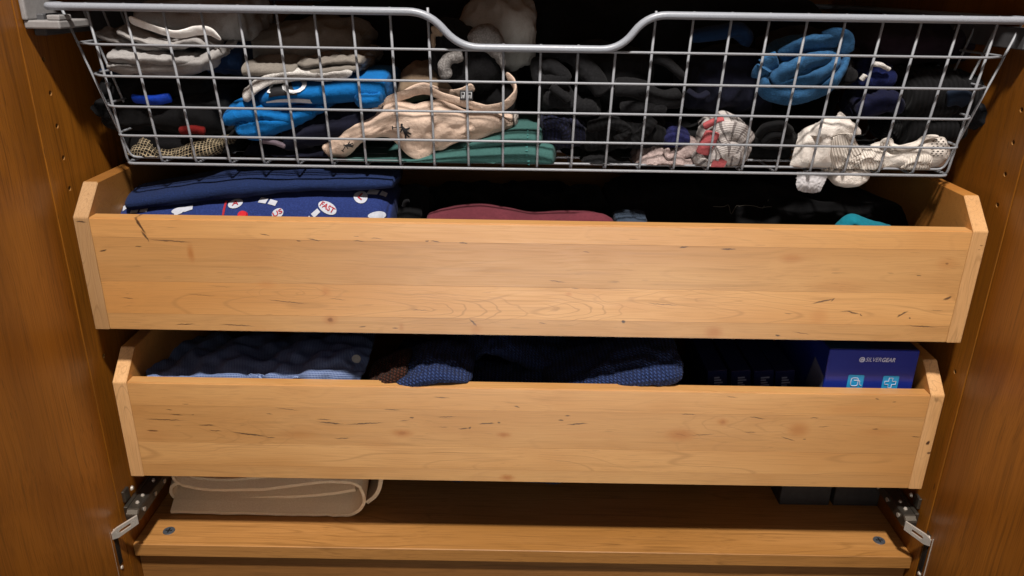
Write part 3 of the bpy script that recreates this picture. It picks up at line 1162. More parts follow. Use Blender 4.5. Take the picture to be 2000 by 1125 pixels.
M2 = [(330, 801, 16, 2.5, 0, .75), (344, 811, 28, 3, 2, .85), (376, 811, 8, 2.5, 0, .7), (322, 820.5, 86, 3, 1, .8), (298, 842, 26, 4.5, 3, .9), (404, 831, 36, 3.5, 1, .85), (420, 842, 30, 2.5, 4, .7),
      (486, 849, 74, 4, 8, .9), (528, 855, 22, 3, 4, .8), (560, 800, 50, 2.5, 6, .65), (526, 809, 14, 3, 6, .7), (466, 820, 8, 4, 10, .5), (632, 820, 30, 3, 2, .85), (645, 827, 56, 3.5, 4, .9), (712, 828, 80, 3.5, -4, .9),
      (668, 857, 34, 3, -2, .75), (362, 790, 14, 2.5, 0, .6), (765, 801, 36, 2.5, 0, .75), (790, 822, 22, 2.5, -4, .6), (804, 817, 10, 4, -2, .85), (862, 777, 36, 3, 2, .75), (872, 815, 40, 2.5, -2, .75), (905, 838, 22, 4, -4, .85),
      (917, 836, 8, 5, -30, .8), (950, 828, 36, 4, -5, .85), (974, 826, 8, 5, 0, .8), (866, 835, 22, 2, 0, .6), (1010, 795, 12, 4, 10, .75), (1000, 775, 20, 2, 0, .5), (1108, 813, 12, 4, 0, .8), (1096, 822, 12, 4, 5, .85), (1128, 829, 44, 4, -6, .9), (1140, 813, 30, 2, -2, .5),
      (1345, 810, 34, 3, 2, .75), (1480, 817, 34, 3, 10, .75), (1530, 819, 60, 2, -2, .55), (1592, 817, 18, 2.5, 0, .8), (1330, 850, 30, 3, 12, .7), (1370, 850, 60, 2.5, -5, .65), (1465, 845, 26, 2.5, 0, .7), (1520, 844, 40, 2, 0, .55), (1540, 858, 34, 3, 18, .75), (1572, 859, 8, 3, -5, .7),
      (1610, 834, 26, 2.5, -3, .6), (1710, 839, 14, 3.5, 0, .85), (1790, 854, 22, 3, 4, .8), (1714, 780, 10, 3, 10, .75), (1748, 786, 8, 3, 0, .7), (1430, 776, 24, 2.5, 8, .6), (1585, 778, 8, 2, 0, .5), (480, 892, 60, 2, 2, .35), (1450, 892, 30, 2, 3, .5), (1465, 910, 14, 3, 0, .5), (1180, 890, 60, 2, 0, .5), (700, 862, 50, 2.5, 0, .55), (930, 858, 60, 2, 0, .5), (1000, 845, 100, 2.5, -4, .45)]
K2 = [(785, 847, 32, 14, .75, .5), (984, 850, 22, 10, .85, .4), (1330, 850, 46, 22, .7, 0), (1412, 825, 16, 12, .75, .4), (1560, 840, 34, 26, .65, 0), (990, 934, 22, 12, .85, .3), (580, 850, 60, 14, .35, 0), (740, 870, 60, 26, .2, 0), (1150, 850, 120, 12, .2, 0), (300, 850, 70, 26, .25, 0), (1720, 845, 60, 14, .3, 0), (1660, 800, 80, 16, .25, 0)]
d2 = drawer('pull_out_drawer', 'lower wooden drawer holding denim blue shirt, navy sweater and blue box', -0.1951, 0.0075, 0.00226, (0.23, 0.62, 0.86), [m for m in M2 if m[5] >= 0.58], K2, [(330, 850, 260, 50, 5, .28, 1), (1560, 835, 240, 46, 5, .30, -1)],
            (0.05, -0.04, 0.05, -0.03), 0.06, 0.06, 9.0, ((1813, 865, 9, 13, 20, .95), (1814, 885, 12, 7, 0, .8), (1829, 781, 12, 14, 0, .3)))

# ------------------------------------------------------------------ the wire basket
wire_m = metal('grey_painted_wire', srgb('888B90'), 0.40, 0.0, 0.5, 1500)
rim_m = metal('grey_painted_rim', srgb('8F949C'), 0.36, 0.0, 0.5, 1500)
XB = 0.0069
ZT, ZB, YT, YBm = 0.1990, 0.0462, 0.0191, 0.0511
YRT, YRB = 0.505, 0.470
HW, HTOP = 0.43465, 0.466


def frontp(t):
    return YT + (YBm - YT) * t, ZT + (ZB - ZT) * t


def backp(t):
    return YRT + (YRB - YRT) * t, ZT + (ZB - ZT) * t


basket = thing('wire_basket', (XB, 0.27, ZB), 'grey wire basket full of clothes and socks above the drawers', 'basket')
DIP = ((-0.1018, 0.0), (-0.0905, 0.0), (-0.0785, 1.0), (-0.0675, 1.0), (0.0800, 1.0), (0.0905, 1.0), (0.1035, 0.0), (0.116, 0.0))


def rim_z(x, base=0.2005):
    return base


RZ, RD = 0.2030, 0.0318
path = [(-0.466, 0.017, RZ), (-0.101, 0.017, RZ), (-0.0715, 0.017, RZ - RD), (0.0830, 0.017, RZ - RD), (0.1065, 0.017, RZ), (0.470, 0.017, RZ),
        (0.470, 0.508, RZ), (-0.466, 0.508, RZ)]
tube('rim', rounded_path(path, [0.012, 0.020, 0.020, 0.020, 0.020, 0.012, 0.012, 0.012], True, 8), 0.0036, rim_m, basket, 14, True)
r_w = 0.00128
for i in range(25):
    x = XB + HW * (-1 + i / 12)
    top = RZ + 0.0036
    if -0.095 < x < 0.100:
        top = RZ - RD + 0.0036
    t0 = (ZT - top) / (ZT - ZB)
    y0 = 0.0212
    yb_, zb_ = frontp(1)
    P = [(x, y0, top), (x, yb_, zb_), (x, YRB, zb_), (x, YRT, RZ - 0.002)]
    tube('wire', rounded_path(P, 0.007, False, 4), r_w, wire_m, basket, 8)
for k in range(1, 6):
    t = k / 5
    yf, z = frontp(t)
    yr, _ = backp(t)
    xs = HW + (HTOP - HW) * (1 - t) * 0.9 + 0.002
    e = 0.0030
    P = [(XB - HW, yf - e, z), (XB + HW, yf - e, z), (XB + xs, yf + 0.016, z), (XB + xs, yr, z), (XB - xs, yr, z), (XB - xs, yf + 0.016, z)]
    tube('wire', rounded_path(P, 0.008, True, 4), r_w * (1.15 if k == 5 else 1), wire_m, basket, 8, True)
for i in range(13):
    t_y = i / 12
    yb_ = YBm + 0.012 + t_y * (YRB - YBm - 0.02)
    yt_ = YT + 0.016 + t_y * (YRT - YT - 0.03)
    P = [(XB - HTOP, yt_, RZ - 0.002), (XB - HW - 0.002, yb_, ZB + 0.0035), (XB + HW + 0.002, yb_, ZB + 0.0035), (XB + HTOP, yt_, RZ - 0.002)]
    tube('wire', rounded_path(P, 0.007, False, 4), r_w, wire_m, basket, 8)

# ------------------------------------------------------------------ clothes: fabrics
def basket_y(px, py, y):
    if IN_BASKET[0]:
        t = min(1.0, max(0.0, (0.199 - at(px, py, y=y)[2]) / 0.1528))
        y = y + 0.005 + 0.015 * t ** 1.2
    return y


IN_BASKET[0] = True


def roll(name, secs, mat, parent=None, a_in=0.0, seed=1, amp=0.0015, fr=30, st=(1, 1, 1), n=70, m=44, pw=2.4, r0=0.1, r1=0.1, extra=None, rot=None, warp=0.6, bk=None):
    """secs: (px, top, bottom, front depth y, half depth a) across the picture; a closed roll or folded bundle of cloth"""
    sp, A, B = [], [], []
    for (px, t, b, yf, a) in secs:
        yf = basket_y(px, (t + b) / 2, yf)
        p = at(px, (t + b) / 2, y=yf + a * 0.5)
        sp.append((p[0], yf + a, p[2]))
        A.append(a)
        B.append(abs(b - t) / 2 * mm(1, yf + a * 0.5))
    def disp(P, N, u, th):
        d = wrinkle(P, seed, amp, fr, st, warp) + 0.25 * wrinkle(P, seed + 4, amp, fr * 2.7, st, warp)
        if extra is not None:
            d = d + extra(P, N, u, th)
        return d
    return dict(spine=sp, a=A, b=B, n=n, m=m, pw=pw, round0=r0, round1=r1, disp=disp, rot=rot, rigid=True, bk=bk)


def one(name, secs, mat, label, cat, parent=None, group=None, **kw):
    k = roll(name, secs, mat, **kw)
    sp, a, b = k.pop('spine'), k.pop('a'), k.pop('b')
    o, sf = loft(name, sp, a, b, mat, parent, **k)
    if label:
        tag(o, label, cat, group)
    return o, sf


def many(name, rolls, mat, label=None, cat=None, parent=None, group=None):
    o, sf = multi(name, rolls, mat, parent)
    if label:
        tag(o, label, cat, group)
    return o, sf


def band(pts, w, t, seed=1, amp=0.0008, n=60, m=24, up=(0, -0.5, 1), pw=2.2, fr=40, r0=0.08, r1=0.08, rot=None, bk=None):
    """a soft thick band along (px, py, y) points; w, t = half width across 'up' and half thickness"""
    sp = [at(px, py, y=basket_y(px, py, y)) for (px, py, y) in pts]
    return dict(spine=sp, a=t, b=w, up=up, n=n, m=m, pw=pw, round0=r0, round1=r1, rot=rot, bk=bk if bk is not None else dict(ex=1.05, fine=1.015),
                disp=lambda P, N, u, th: wrinkle(P, seed, amp, fr) + 0.3 * wrinkle(P, seed + 3, amp, fr * 3))


def net_pts(rows):
    """rows of (px, py, y) -> control net"""
    return [[at(*p[:2], y=basket_y(*p)) for p in r] for r in rows]


def creases(seed, amp, fr, st=(1, 1, 1), warp=0.7):
    return lambda P, N: wrinkle(P, seed, amp, fr, st, warp) + 0.3 * wrinkle(P, seed + 5, amp, fr * 2.6, st, warp)


C = srgb
black = cloth('black_cotton', C('0B0B0D'), C('050506'), fuzz=0.3)
black_rib = cloth('black_rib_knit', C('0E0E10'), C('040405'), kind='rib', scale=1.6)
charcoal = cloth('charcoal_marl', C('0D0D0F'), C('040405'), kind='marl', c3=C('19191B'))
navy_c = cloth('navy_cotton', C('0F1122'), C('090A14'))
navy_knit = cloth('navy_knit', C('1B1E3A'), C('0A0B16'), kind='knit', scale=0.8)
BF = 0.052          # basket floor height for resting bundles

# ------------------------------------------------------------------ basket, left
gray_jersey = cloth('light_grey_jersey', C('9C9A98'), C('7B7977'), kind='marl', c3=C('8A8785'), fuzz=0.2)
white_trim = cloth('white_tape', C('F0EEEA'), C('D8D6D2'))
g1, s1 = many('grey_shirt', [
    roll('', [(233, 112, 132, 0.054, 0.07), (262, 112, 140, 0.047, 0.075), (330, 112, 141, 0.046, 0.075), (390, 110, 136, 0.048, 0.07), (432, 92, 122, 0.054, 0.06), (462, 70, 100, 0.066, 0.05)], None, seed=3, amp=0.0030, fr=30, st=(0.5, 1, 1.8), pw=2.2, r0=0.10, r1=0.2, n=100),
    roll('', [(232, 90, 118, 0.050, 0.07), (300, 96, 124, 0.046, 0.075), (370, 104, 126, 0.047, 0.07), (404, 104, 124, 0.050, 0.06)], None, seed=6, amp=0.0030, fr=30, st=(0.5, 1, 1.8), pw=2.2, r0=0.06, r1=0.2, n=90),
    roll('', [(244, 44, 62, 0.062, 0.06), (290, 62, 80, 0.056, 0.07), (350, 74, 92, 0.056, 0.07), (400, 66, 86, 0.058, 0.06), (436, 74, 110, 0.058, 0.05)], None, seed=4, amp=0.0026, fr=30, st=(0.5, 1, 1.6), pw=2.2, r0=0.12, r1=0.2, n=90),
    roll('', [(206, 56, 70, 0.070, 0.05), (240, 66, 80, 0.066, 0.06), (300, 80, 94, 0.064, 0.06), (350, 88, 98, 0.064, 0.05)], None, seed=7, amp=0.0016, fr=30, r0=0.06, r1=0.2),
    roll('', [(262, 14, 56, 0.095, 0.05), (340, 8, 74, 0.088, 0.06), (430, 6, 84, 0.080, 0.07), (470, 10, 80, 0.080, 0.06), (490, 0, 60, 0.090, 0.05)], None, seed=5, amp=0.0034, fr=22, pw=2.3, r0=0.15, r1=0.10, n=90)],
    gray_jersey, 'light grey folded shirt with a white stripe, top left in the basket', 'shirt')
many('stripe', [band([(252, 38, 0.070), (285, 50, 0.060), (320, 62, 0.055), (350, 67, 0.053), (385, 60, 0.055), (410, 62, 0.055), (432, 78, 0.056)], 0.0046, 0.0014, up=(0, -0.6, 1), amp=0.0006, r0=0.05, r1=0.25)], white_trim, parent=g1)

blue_dull = cloth('dark_blue_cotton', C('0A2240'), C('061428'))
one('blue_shirt', [(412, 96, 140, 0.078, 0.06), (450, 80, 138, 0.076, 0.06), (490, 88, 140, 0.085, 0.05)], blue_dull,
    'dark blue garment peeping out behind the grey striped shirt', 'shirt', seed=8, amp=0.002, fr=30)
one('blue_shirt', [(212, 124, 142, 0.080, 0.05), (240, 126, 142, 0.078, 0.05), (262, 128, 142, 0.08, 0.05)], blue_dull, 'small dark blue fold under the left end of the grey shirt', 'shirt', seed=9)
taupe = cloth('taupe_jersey', C('807A72'), C('625D56'), kind='marl', c3=C('706A63'))
t1, _ = many('taupe_shirt', [
    roll('', [(492, 118, 146, 0.060, 0.07), (560, 116, 146, 0.058, 0.08), (610, 120, 144, 0.057, 0.08)], None, seed=12, amp=0.0014, fr=30, pw=2.6, r0=0.02, r1=0.2),
    roll('', [(580, 116, 130, 0.057, 0.07), (640, 108, 126, 0.056, 0.08), (690, 102, 122, 0.056, 0.075), (724, 104, 128, 0.060, 0.065)], None, seed=16, amp=0.0014, fr=30, pw=2.3, r0=0.2, r1=0.10),
    roll('', [(600, 132, 152, 0.056, 0.05), (640, 124, 148, 0.055, 0.05), (680, 122, 138, 0.055, 0.05), (716, 120, 138, 0.058, 0.05)], None, seed=13, amp=0.0020, fr=36, r0=0.2, r1=0.14),
    roll('', [(500, 70, 120, 0.120, 0.08), (600, 52, 116, 0.115, 0.09), (690, 54, 110, 0.12, 0.09), (722, 70, 106, 0.125, 0.08)], None, seed=14, amp=0.004, fr=20, pw=3.0, r0=0.05, r1=0.08)],
    taupe, 'taupe folded shirt lying on the bright blue shirt', 'shirt')
ltgrey = cloth('pale_grey_jersey', C('B4B1AC'), C('8F8C88'), kind='marl', c3=C('CFCCC8'))
many('grey_sleeve', [band([(476, 192, 0.054), (498, 170, 0.054), (530, 154, 0.055), (580, 145, 0.056), (640, 146, 0.056), (690, 137, 0.056)], 0.0036, 0.010, seed=15, amp=0.0016, fr=45)], ltgrey,
     'pale grey crumpled sleeve between taupe and bright blue shirts', 'shirt')

brblue = cloth('bright_blue_jersey', C('0A66AA'), C('05508A'), fuzz=0.3, bump=0.7)
b1, bs = many('blue_tshirt', [
    roll('', [(500, 176, 216, 0.050, 0.05), (560, 154, 204, 0.043, 0.07), (630, 152, 200, 0.043, 0.075), (700, 142, 194, 0.044, 0.075), (750, 140, 198, 0.047, 0.065), (766, 150, 190, 0.055, 0.055)], None, seed=21, amp=0.0018, fr=22, st=(0.6, 1, 1.5), pw=2.5, r0=0.15, r1=0.10, n=90, bk=dict(ex=1.04, cs=3, fine=1.006)),
    roll('', [(440, 226, 246, 0.048, 0.03), (470, 198, 240, 0.046, 0.04), (520, 196, 236, 0.046, 0.05), (580, 206, 238, 0.050, 0.05), (650, 192, 214, 0.052, 0.05)], None, seed=22, amp=0.003, fr=32, st=(0.6, 1, 1.4), r0=0.12, r1=0.25),
    roll('', [(460, 240, 264, 0.046, 0.03), (500, 222, 270, 0.044, 0.04), (550, 214, 254, 0.048, 0.045), (610, 204, 232, 0.055, 0.045)], None, seed=23, amp=0.003, fr=34, st=(0.6, 1, 1.4), r0=0.15, r1=0.25),
    roll('', [(690, 166, 208, 0.042, 0.05), (730, 172, 206, 0.040, 0.055), (757, 164, 200, 0.044, 0.05)], None, seed=24, amp=0.001, fr=26, r0=0.3, r1=0.2)],
    brblue, 'bright blue t-shirt with white lettering, folded', 't-shirt')
prblack = plain('black_print', (0.012, 0.012, 0.014, 1), 0.6, 0.3)
prwhite = plain('white_print', C('D4D6D8'), 0.6, 0.3)
decal('print', bs[0], 561, 178, [[(-0.0230, -0.009), (0.004, -0.0095), (0.012, -0.006), (0.006, 0.004), (0.002, 0.012), (-0.017, 0.012)]], 0.05, prblack, b1, off=0.0010, sub=3)
decal('lettering', bs[0], 573, 172, text_vf('O', 0.029, True), 0.05, prwhite, b1, off=0.0016, sub=1, sx=1.15, sy=0.80)
decal('lettering', bs[0], 533, 171, text_vf('I', 0.024, True), -0.15, prwhite, b1, off=0.0016, sub=1, sx=1.2)
decal('lettering', bs[0], 556, 192, [[(-0.020, -0.0018), (0.026, -0.0028), (0.026, 0.0008), (-0.018, 0.0022)]], 0.0, prwhite, b1, off=0.0016, sub=3)

n1, _ = many('navy_garment', [
    roll('', [(560, 250, 290, 0.060, 0.06), (620, 226, 280, 0.054, 0.07), (690, 205, 264, 0.052, 0.07), (760, 192, 236, 0.056, 0.06)], None, seed=31, amp=0.003, fr=26, st=(0.6, 1, 1.5)),
    roll('', [(485, 276, 318, 0.062, 0.06), (560, 282, 318, 0.060, 0.07), (640, 270, 312, 0.060, 0.07), (690, 250, 300, 0.062, 0.07)], None, seed=32, amp=0.003, fr=24),
    roll('', [(470, 300, 322, 0.058, 0.05), (530, 302, 324, 0.056, 0.06), (600, 304, 324, 0.058, 0.06)], None, seed=33, amp=0.0025, fr=30)],
    navy_c, 'dark navy folded garments under the bright blue t-shirt', 'garment')
many('pale_hem', [band([(512, 276, 0.053), (535, 278, 0.052), (558, 286, 0.055)], 0.0028, 0.002, amp=0.0003)], cloth('mauve_cotton', C('7D6F78'), C('5E5560')), parent=n1)

# black heap on the far left, with the blue and red clips and the net cloth
bk, _ = many('black_garment', [
    roll('', [(215, 186, 250, 0.075, 0.07), (300, 176, 258, 0.066, 0.08), (390, 170, 262, 0.062, 0.08), (455, 180, 262, 0.066, 0.07)], None, seed=41, amp=0.004, fr=20),
    roll('', [(250, 236, 300, 0.072, 0.06), (340, 244, 300, 0.066, 0.07), (430, 250, 310, 0.066, 0.07), (480, 256, 318, 0.07, 0.06)], None, seed=42, amp=0.003, fr=24),
    roll('', [(220, 140, 196, 0.085, 0.08), (320, 140, 190, 0.080, 0.09), (440, 138, 192, 0.085, 0.08)], None, seed=43, amp=0.003, fr=20)],
    black, 'black crumpled garment with a shiny blue strip, left in basket', 'garment')
many('blue_strip', [band([(258, 192, 0.062), (300, 196, 0.056), (335, 190, 0.058)], 0.0052, 0.003, amp=0.0006)], cloth('shiny_blue', C('0E3FB4'), C('07206A'), rough=0.45), parent=bk)
one('black_sleeve', [(196, 196, 214, 0.060, 0.04), (212, 190, 232, 0.062, 0.05), (240, 188, 240, 0.066, 0.05)], black, 'black sleeve end poking through left side of the basket', 'sleeve', seed=44, amp=0.003)
many('red_strip', [band([(352, 256, 0.058), (376, 253, 0.055), (402, 256, 0.058)], 0.0045, 0.004, amp=0.0005)], cloth('red_band', C('66100D'), C('380606')),
     'small red cloth band above the black and cream net', 'band')
netm = cloth('cream_net', C('9A8B70'), C('080808'), kind='net', scale=0.72)
many('net_cloth', [
    roll('', [(248, 300, 320, 0.052, 0.03), (286, 270, 322, 0.050, 0.04), (322, 288, 324, 0.047, 0.045), (350, 286, 324, 0.047, 0.045), (400, 270, 316, 0.047, 0.045), (452, 266, 284, 0.052, 0.03)], None, seed=45, amp=0.004, fr=30, r0=0.2, r1=0.3)],
    netm, 'black and cream net cloth at left end of the basket floor', 'net')

# ------------------------------------------------------------------ basket, middle
green = cloth('dark_green_fleece', C('3C625E'), C('284845'), fuzz=0.3)
g2, gs = many('green_trousers', [
    roll('', [(636, 306, 332, 0.042, 0.08), (760, 298, 336, 0.037, 0.09), (880, 274, 338, 0.034, 0.095), (960, 260, 338, 0.033, 0.095), (1040, 258, 338, 0.033, 0.09), (1088, 268, 336, 0.038, 0.08)], None, seed=51, amp=0.0006, fr=16, pw=3.0, r0=0.06, r1=0.06, n=90, bk=dict(ex=1.015, cs=4, fine=1.0)),
    roll('', [(880, 266, 292, 0.046, 0.085), (950, 250, 282, 0.040, 0.09), (1010, 242, 276, 0.038, 0.09), (1066, 243, 278, 0.041, 0.085)], None, seed=52, amp=0.0005, fr=16, pw=2.6, r0=0.2, r1=0.10, bk=dict(ex=1.015, cs=4, fine=1.0))],
    green, 'dark green folded sweat trousers under the cream briefs', 'trousers')
stitch_m = plain('teal_thread', C('4F8F8C'), 0.8, 0.2)
Vs, Fs, kk = [], [], 0
for q in range(26):
    py = 252 + q * 3.1
    u0, v0 = gs[0].nearest(1030, py) if py > 272 else gs[1].nearest(1030, py)
    sfc = gs[0] if py > 272 else gs[1]
    a_ = sfc.ev(u0 - 0.004, v0, 0.0005)
    b_ = sfc.ev(u0 + 0.006, v0, 0.0005) + np.array([0.0, 0, 0.0006 * (-1) ** q])
    V_, F_ = tube_vf([a_, (a_ + b_) / 2 + np.array([0, -0.0005, 0]), b_], 0.00045, 5)
    Vs.append(V_)
    Fs += [tuple(x + kk for x in f) for f in F_]
    kk += len(V_)
tag(mesh('stitching', np.vstack(Vs), Fs, stitch_m, g2), kind='stuff')

cream = cloth('cream_cotton', C('CDB6A4'), C('B09886'), fuzz=0.25, bump=0.8)
ck = creases(61, 0.0030, 24, (1.1, 1, 0.8), 0.9)
bf, bsf = sheet('cream_briefs', net_pts([
    [(634, 284, 0.052), (633, 288, 0.049), (635, 294, 0.049), (640, 300, 0.050), (646, 306, 0.056)],
    [(664, 258, 0.060), (664, 266, 0.048), (666, 280, 0.046), (670, 294, 0.048), (674, 303, 0.054)],
    [(716, 226, 0.064), (718, 240, 0.046), (720, 258, 0.042), (716, 270, 0.046), (712, 278, 0.052)],
    [(768, 198, 0.062), (768, 220, 0.042), (766, 244, 0.040), (764, 260, 0.044), (762, 270, 0.052)],
    [(812, 204, 0.056), (814, 232, 0.038), (812, 260, 0.039), (810, 284, 0.042), (812, 306, 0.044)],
    [(858, 196, 0.054), (862, 224, 0.037), (864, 252, 0.038), (862, 276, 0.041), (852, 294, 0.046)],
    [(906, 212, 0.052), (910, 232, 0.038), (914, 248, 0.038), (912, 262, 0.041), (900, 278, 0.048)],
    [(962, 220, 0.056), (966, 234, 0.044), (968, 246, 0.044), (966, 254, 0.048), (958, 262, 0.054)],
    [(1000, 226, 0.070), (1000, 236, 0.064), (1000, 242, 0.062), (998, 248, 0.064), (994, 252, 0.068)]]),
    cream, thick=0.0035, nu=120, nv=70, disp=ck, bk=dict(ex=1.07, cs=5, fine=1.006))
tag(bf, 'cream cotton briefs with small black horse rider emblem', 'briefs')
many('waistband', [
    band([(720, 224, 0.060), (762, 196, 0.056), (800, 182, 0.054), (836, 178, 0.056), (868, 190, 0.056), (910, 202, 0.054), (950, 212, 0.050), (984, 206, 0.048), (1004, 186, 0.050), (1004, 164, 0.056), (988, 142, 0.064)], 0.0050, 0.0014, seed=62, amp=0.0009, n=110),
    band([(784, 188, 0.075), (826, 172, 0.080), (868, 182, 0.078), (900, 182, 0.072), (926, 168, 0.072)], 0.0058, 0.0014, seed=63, amp=0.0008)], cream, parent=bf)
lb = box('size_label', (-0.0068, -0.0008, -0.0050), (0.0068, 0.0008, 0.0050), prblack, bf, 0.0003,
         mtx=Matrix.Translation(at(911, 186, y=0.0640)) @ Matrix.Rotation(-0.3, 4, 'X'))
for (tx, w_) in ((904, 0.0032), (917, 0.0040)):
    p_ = at(tx, 186, y=0.0618)
    tube('mark', [p_ + np.array([q * w_ * 0.5, 0, r * 0.0030]) for q, r in ((-1, 1), (1, 1), (1, -1), (0.3, -1), (0.3, 0), (-0.3, 0), (-0.3, -1), (-1, -1))], 0.00032, prwhite, lb, 4, True)
# the emblem: rider with a raised mallet on a galloping horse
horse = [[(-0.0112, 0.0048), (-0.0098, 0.0048), (-0.0094, -0.0002), (-0.0108, -0.0002)], [(-0.0105, 0.0032), (-0.0105, 0.0021), (-0.0005, 0.0010), (-0.0005, 0.0022)],
         [(-0.0012, 0.0030), (0.0015, 0.0036), (0.0032, 0.0010), (0.0010, -0.0006)], ellipse(0.0013, 0.0013, 10, 0.0006, 0.0046),
         [(0.0000, 0.0016), (0.0030, 0.0022), (0.0070, -0.0032), (0.0062, -0.0078), (0.0036, -0.0072), (0.0016, -0.0020)],
         [(0.0055, -0.0022), (0.0092, -0.0012), (0.0094, 0.0006), (0.0062, 0.0004), (0.0038, 0.0006)],
         [(0.0054, -0.0070), (0.0067, -0.0062), (0.0090, -0.0100), (0.0072, -0.0102)], [(0.0034, -0.0065), (0.0052, -0.0072), (0.0052, -0.0114), (0.0036, -0.0110)],
         [(0.0060, -0.0046), (0.0073, -0.0034), (0.0106, -0.0068), (0.0093, -0.0076)], [(0.0002, 0.0010), (0.0016, -0.0008), (-0.0012, -0.0042), (-0.0020, -0.0034)]]
decal('emblem', bsf, 784, 252, horse, 0.0, prblack, bf, off=0.0009, sx=0.92, sy=0.85, sub=1)
decal('emblem', bsf, 676, 286, horse, 1.0, prblack, bf, off=0.0009, sx=0.65, sy=0.6, sub=1)
tan = cloth('tan_cotton', C('8E7B66'), C('6F5F4E'))
many('tan_shirt', [
    roll('', [(776, 158, 200, 0.085, 0.05), (810, 132, 190, 0.082, 0.06), (860, 138, 180, 0.084, 0.06), (910, 150, 180, 0.088, 0.05)], None, seed=66, amp=0.0022, fr=24, r0=0.2, r1=0.2)],
    tan, 'tan folded cloth behind the waistband of the cream briefs', 'shirt')

palegrey = cloth('pale_grey_fleece', C('A09B95'), C('7E7A75'), fuzz=0.25)
many('round_bundle', [
    roll('', [(884, 60, 110, 0.135, 0.05), (920, 18, 118, 0.125, 0.07), (980, 4, 130, 0.118, 0.08), (1030, 18, 118, 0.122, 0.07), (1046, 50, 104, 0.135, 0.05)], None, seed=71, amp=0.0030, fr=20, pw=2.3, r0=0.25, r1=0.12)],
    palegrey, 'pale grey round cloth bundle behind the dip in the basket rim', 'bundle')
fluff_w = cloth('white_fluff', C('B4B1AE'), C('6F6C6A'), kind='terry', bump=0.8)
fluff_b = cloth('black_fluff', C('161418'), C('050506'), kind='terry', bump=0.8)
sk, _ = many('fluffy_sock', [
    roll('', [(838, 66, 130, 0.082, 0.03), (870, 50, 150, 0.078, 0.04), (910, 64, 178, 0.074, 0.045), (950, 84, 176, 0.074, 0.045), (980, 104, 158, 0.08, 0.035)], None, seed=73, amp=0.004, fr=34, r0=0.2, r1=0.25)],
    fluff_b, 'black fluffy sock with white patches behind the rim dip', 'sock')
many('white_patch', [
    roll('', [(912, 62, 84, 0.072, 0.012), (940, 56, 92, 0.068, 0.016), (968, 64, 112, 0.068, 0.016), (984, 92, 140, 0.070, 0.014), (978, 122, 146, 0.074, 0.012)], None, seed=74, amp=0.002, fr=50, n=50, m=30, r0=0.25, r1=0.25),
    band([(872, 150, 0.072), (868, 128, 0.070), (880, 112, 0.070), (904, 106, 0.070)], 0.0060, 0.006, seed=75, amp=0.002, fr=50)], fluff_w, parent=sk)
many('tan_tab', [band([(846, 62, 0.080), (856, 60, 0.078), (866, 62, 0.080)], 0.0050, 0.002), band([(846, 66, 0.080), (846, 82, 0.078), (848, 94, 0.08)], 0.002, 0.002)], tan, parent=sk)
one('black_garment', [(836, 140, 200, 0.100, 0.06), (900, 130, 236, 0.090, 0.07), (960, 140, 226, 0.088, 0.07), (1010, 150, 240, 0.092, 0.06)], black, 'black cloth behind the label of the cream briefs', 'garment', seed=77, amp=0.003)
one('white_sock', [(960, 228, 246, 0.070, 0.03), (985, 222, 246, 0.072, 0.03), (1012, 226, 246, 0.078, 0.03)], cloth('grey_white_rib', C('A8A19A'), C('55504C'), kind='rib', scale=1.5),
    'grey ribbed sock cuff between cream briefs and green trousers', 'sock', seed=78, amp=0.002)

# dark socks in the middle
many('black_sock', [
    band([(1050, 110, 0.085), (1054, 150, 0.076), (1072, 158, 0.070), (1100, 152, 0.070), (1080, 132, 0.074), (1060, 136, 0.076)], 0.0070, 0.008, seed=81, amp=0.002, fr=40),
    band([(1060, 112, 0.090), (1110, 106, 0.085), (1140, 130, 0.078), (1165, 160, 0.070), (1180, 184, 0.068)], 0.0080, 0.010, seed=82, amp=0.002, fr=40)],
    charcoal, 'charcoal speckled sock just right of the rim dip', 'sock', group=None)
one('black_sock', [(1120, 108, 196, 0.088, 0.05), (1170, 104, 200, 0.082, 0.06), (1230, 112, 206, 0.082, 0.06), (1270, 120, 200, 0.088, 0.05)], black, 'large black sock bundle behind the charcoal speckled sock', 'sock', seed=83, amp=0.005, fr=26)
many('black_sock', [band([(1272, 112, 0.080), (1300, 120, 0.074), (1322, 138, 0.072), (1334, 150, 0.076)], 0.0040, 0.006, seed=84, amp=0.001), band([(1200, 168, 0.068), (1240, 172, 0.066), (1290, 194, 0.066), (1330, 190, 0.068)], 0.0075, 0.012, seed=85, amp=0.002),
                   band([(1210, 208, 0.066), (1250, 204, 0.062), (1300, 210, 0.064)], 0.0075, 0.012, seed=86, amp=0.002)], charcoal, 'long charcoal sock folded under the second wire row, basket middle', 'sock')
many('black_sock', [
    roll('', [(1060, 170, 214, 0.064, 0.04), (1090, 164, 218, 0.060, 0.05), (1130, 186, 222, 0.060, 0.05), (1170, 190, 220, 0.064, 0.04)], None, seed=87, amp=0.004, fr=36),
    band([(1076, 168, 0.058), (1094, 182, 0.055), (1112, 196, 0.056)], 0.0040, 0.005, seed=88, amp=0.001)],
    charcoal, 'charcoal sock ball right of the cream waistband', 'sock')
many('navy_sock', [
    roll('', [(1054, 232, 278, 0.056, 0.04), (1080, 222, 286, 0.050, 0.045), (1110, 226, 284, 0.048, 0.045), (1146, 240, 278, 0.054, 0.035)], None, seed=91, amp=0.002, fr=34, st=(1.4, 1, 1.4)),
    band([(1062, 244, 0.050), (1086, 240, 0.046), (1104, 252, 0.045), (1112, 276, 0.047)], 0.0058, 0.006, seed=92, amp=0.0012)],
    navy_knit, 'navy knitted sock ball beside the green trousers', 'sock')
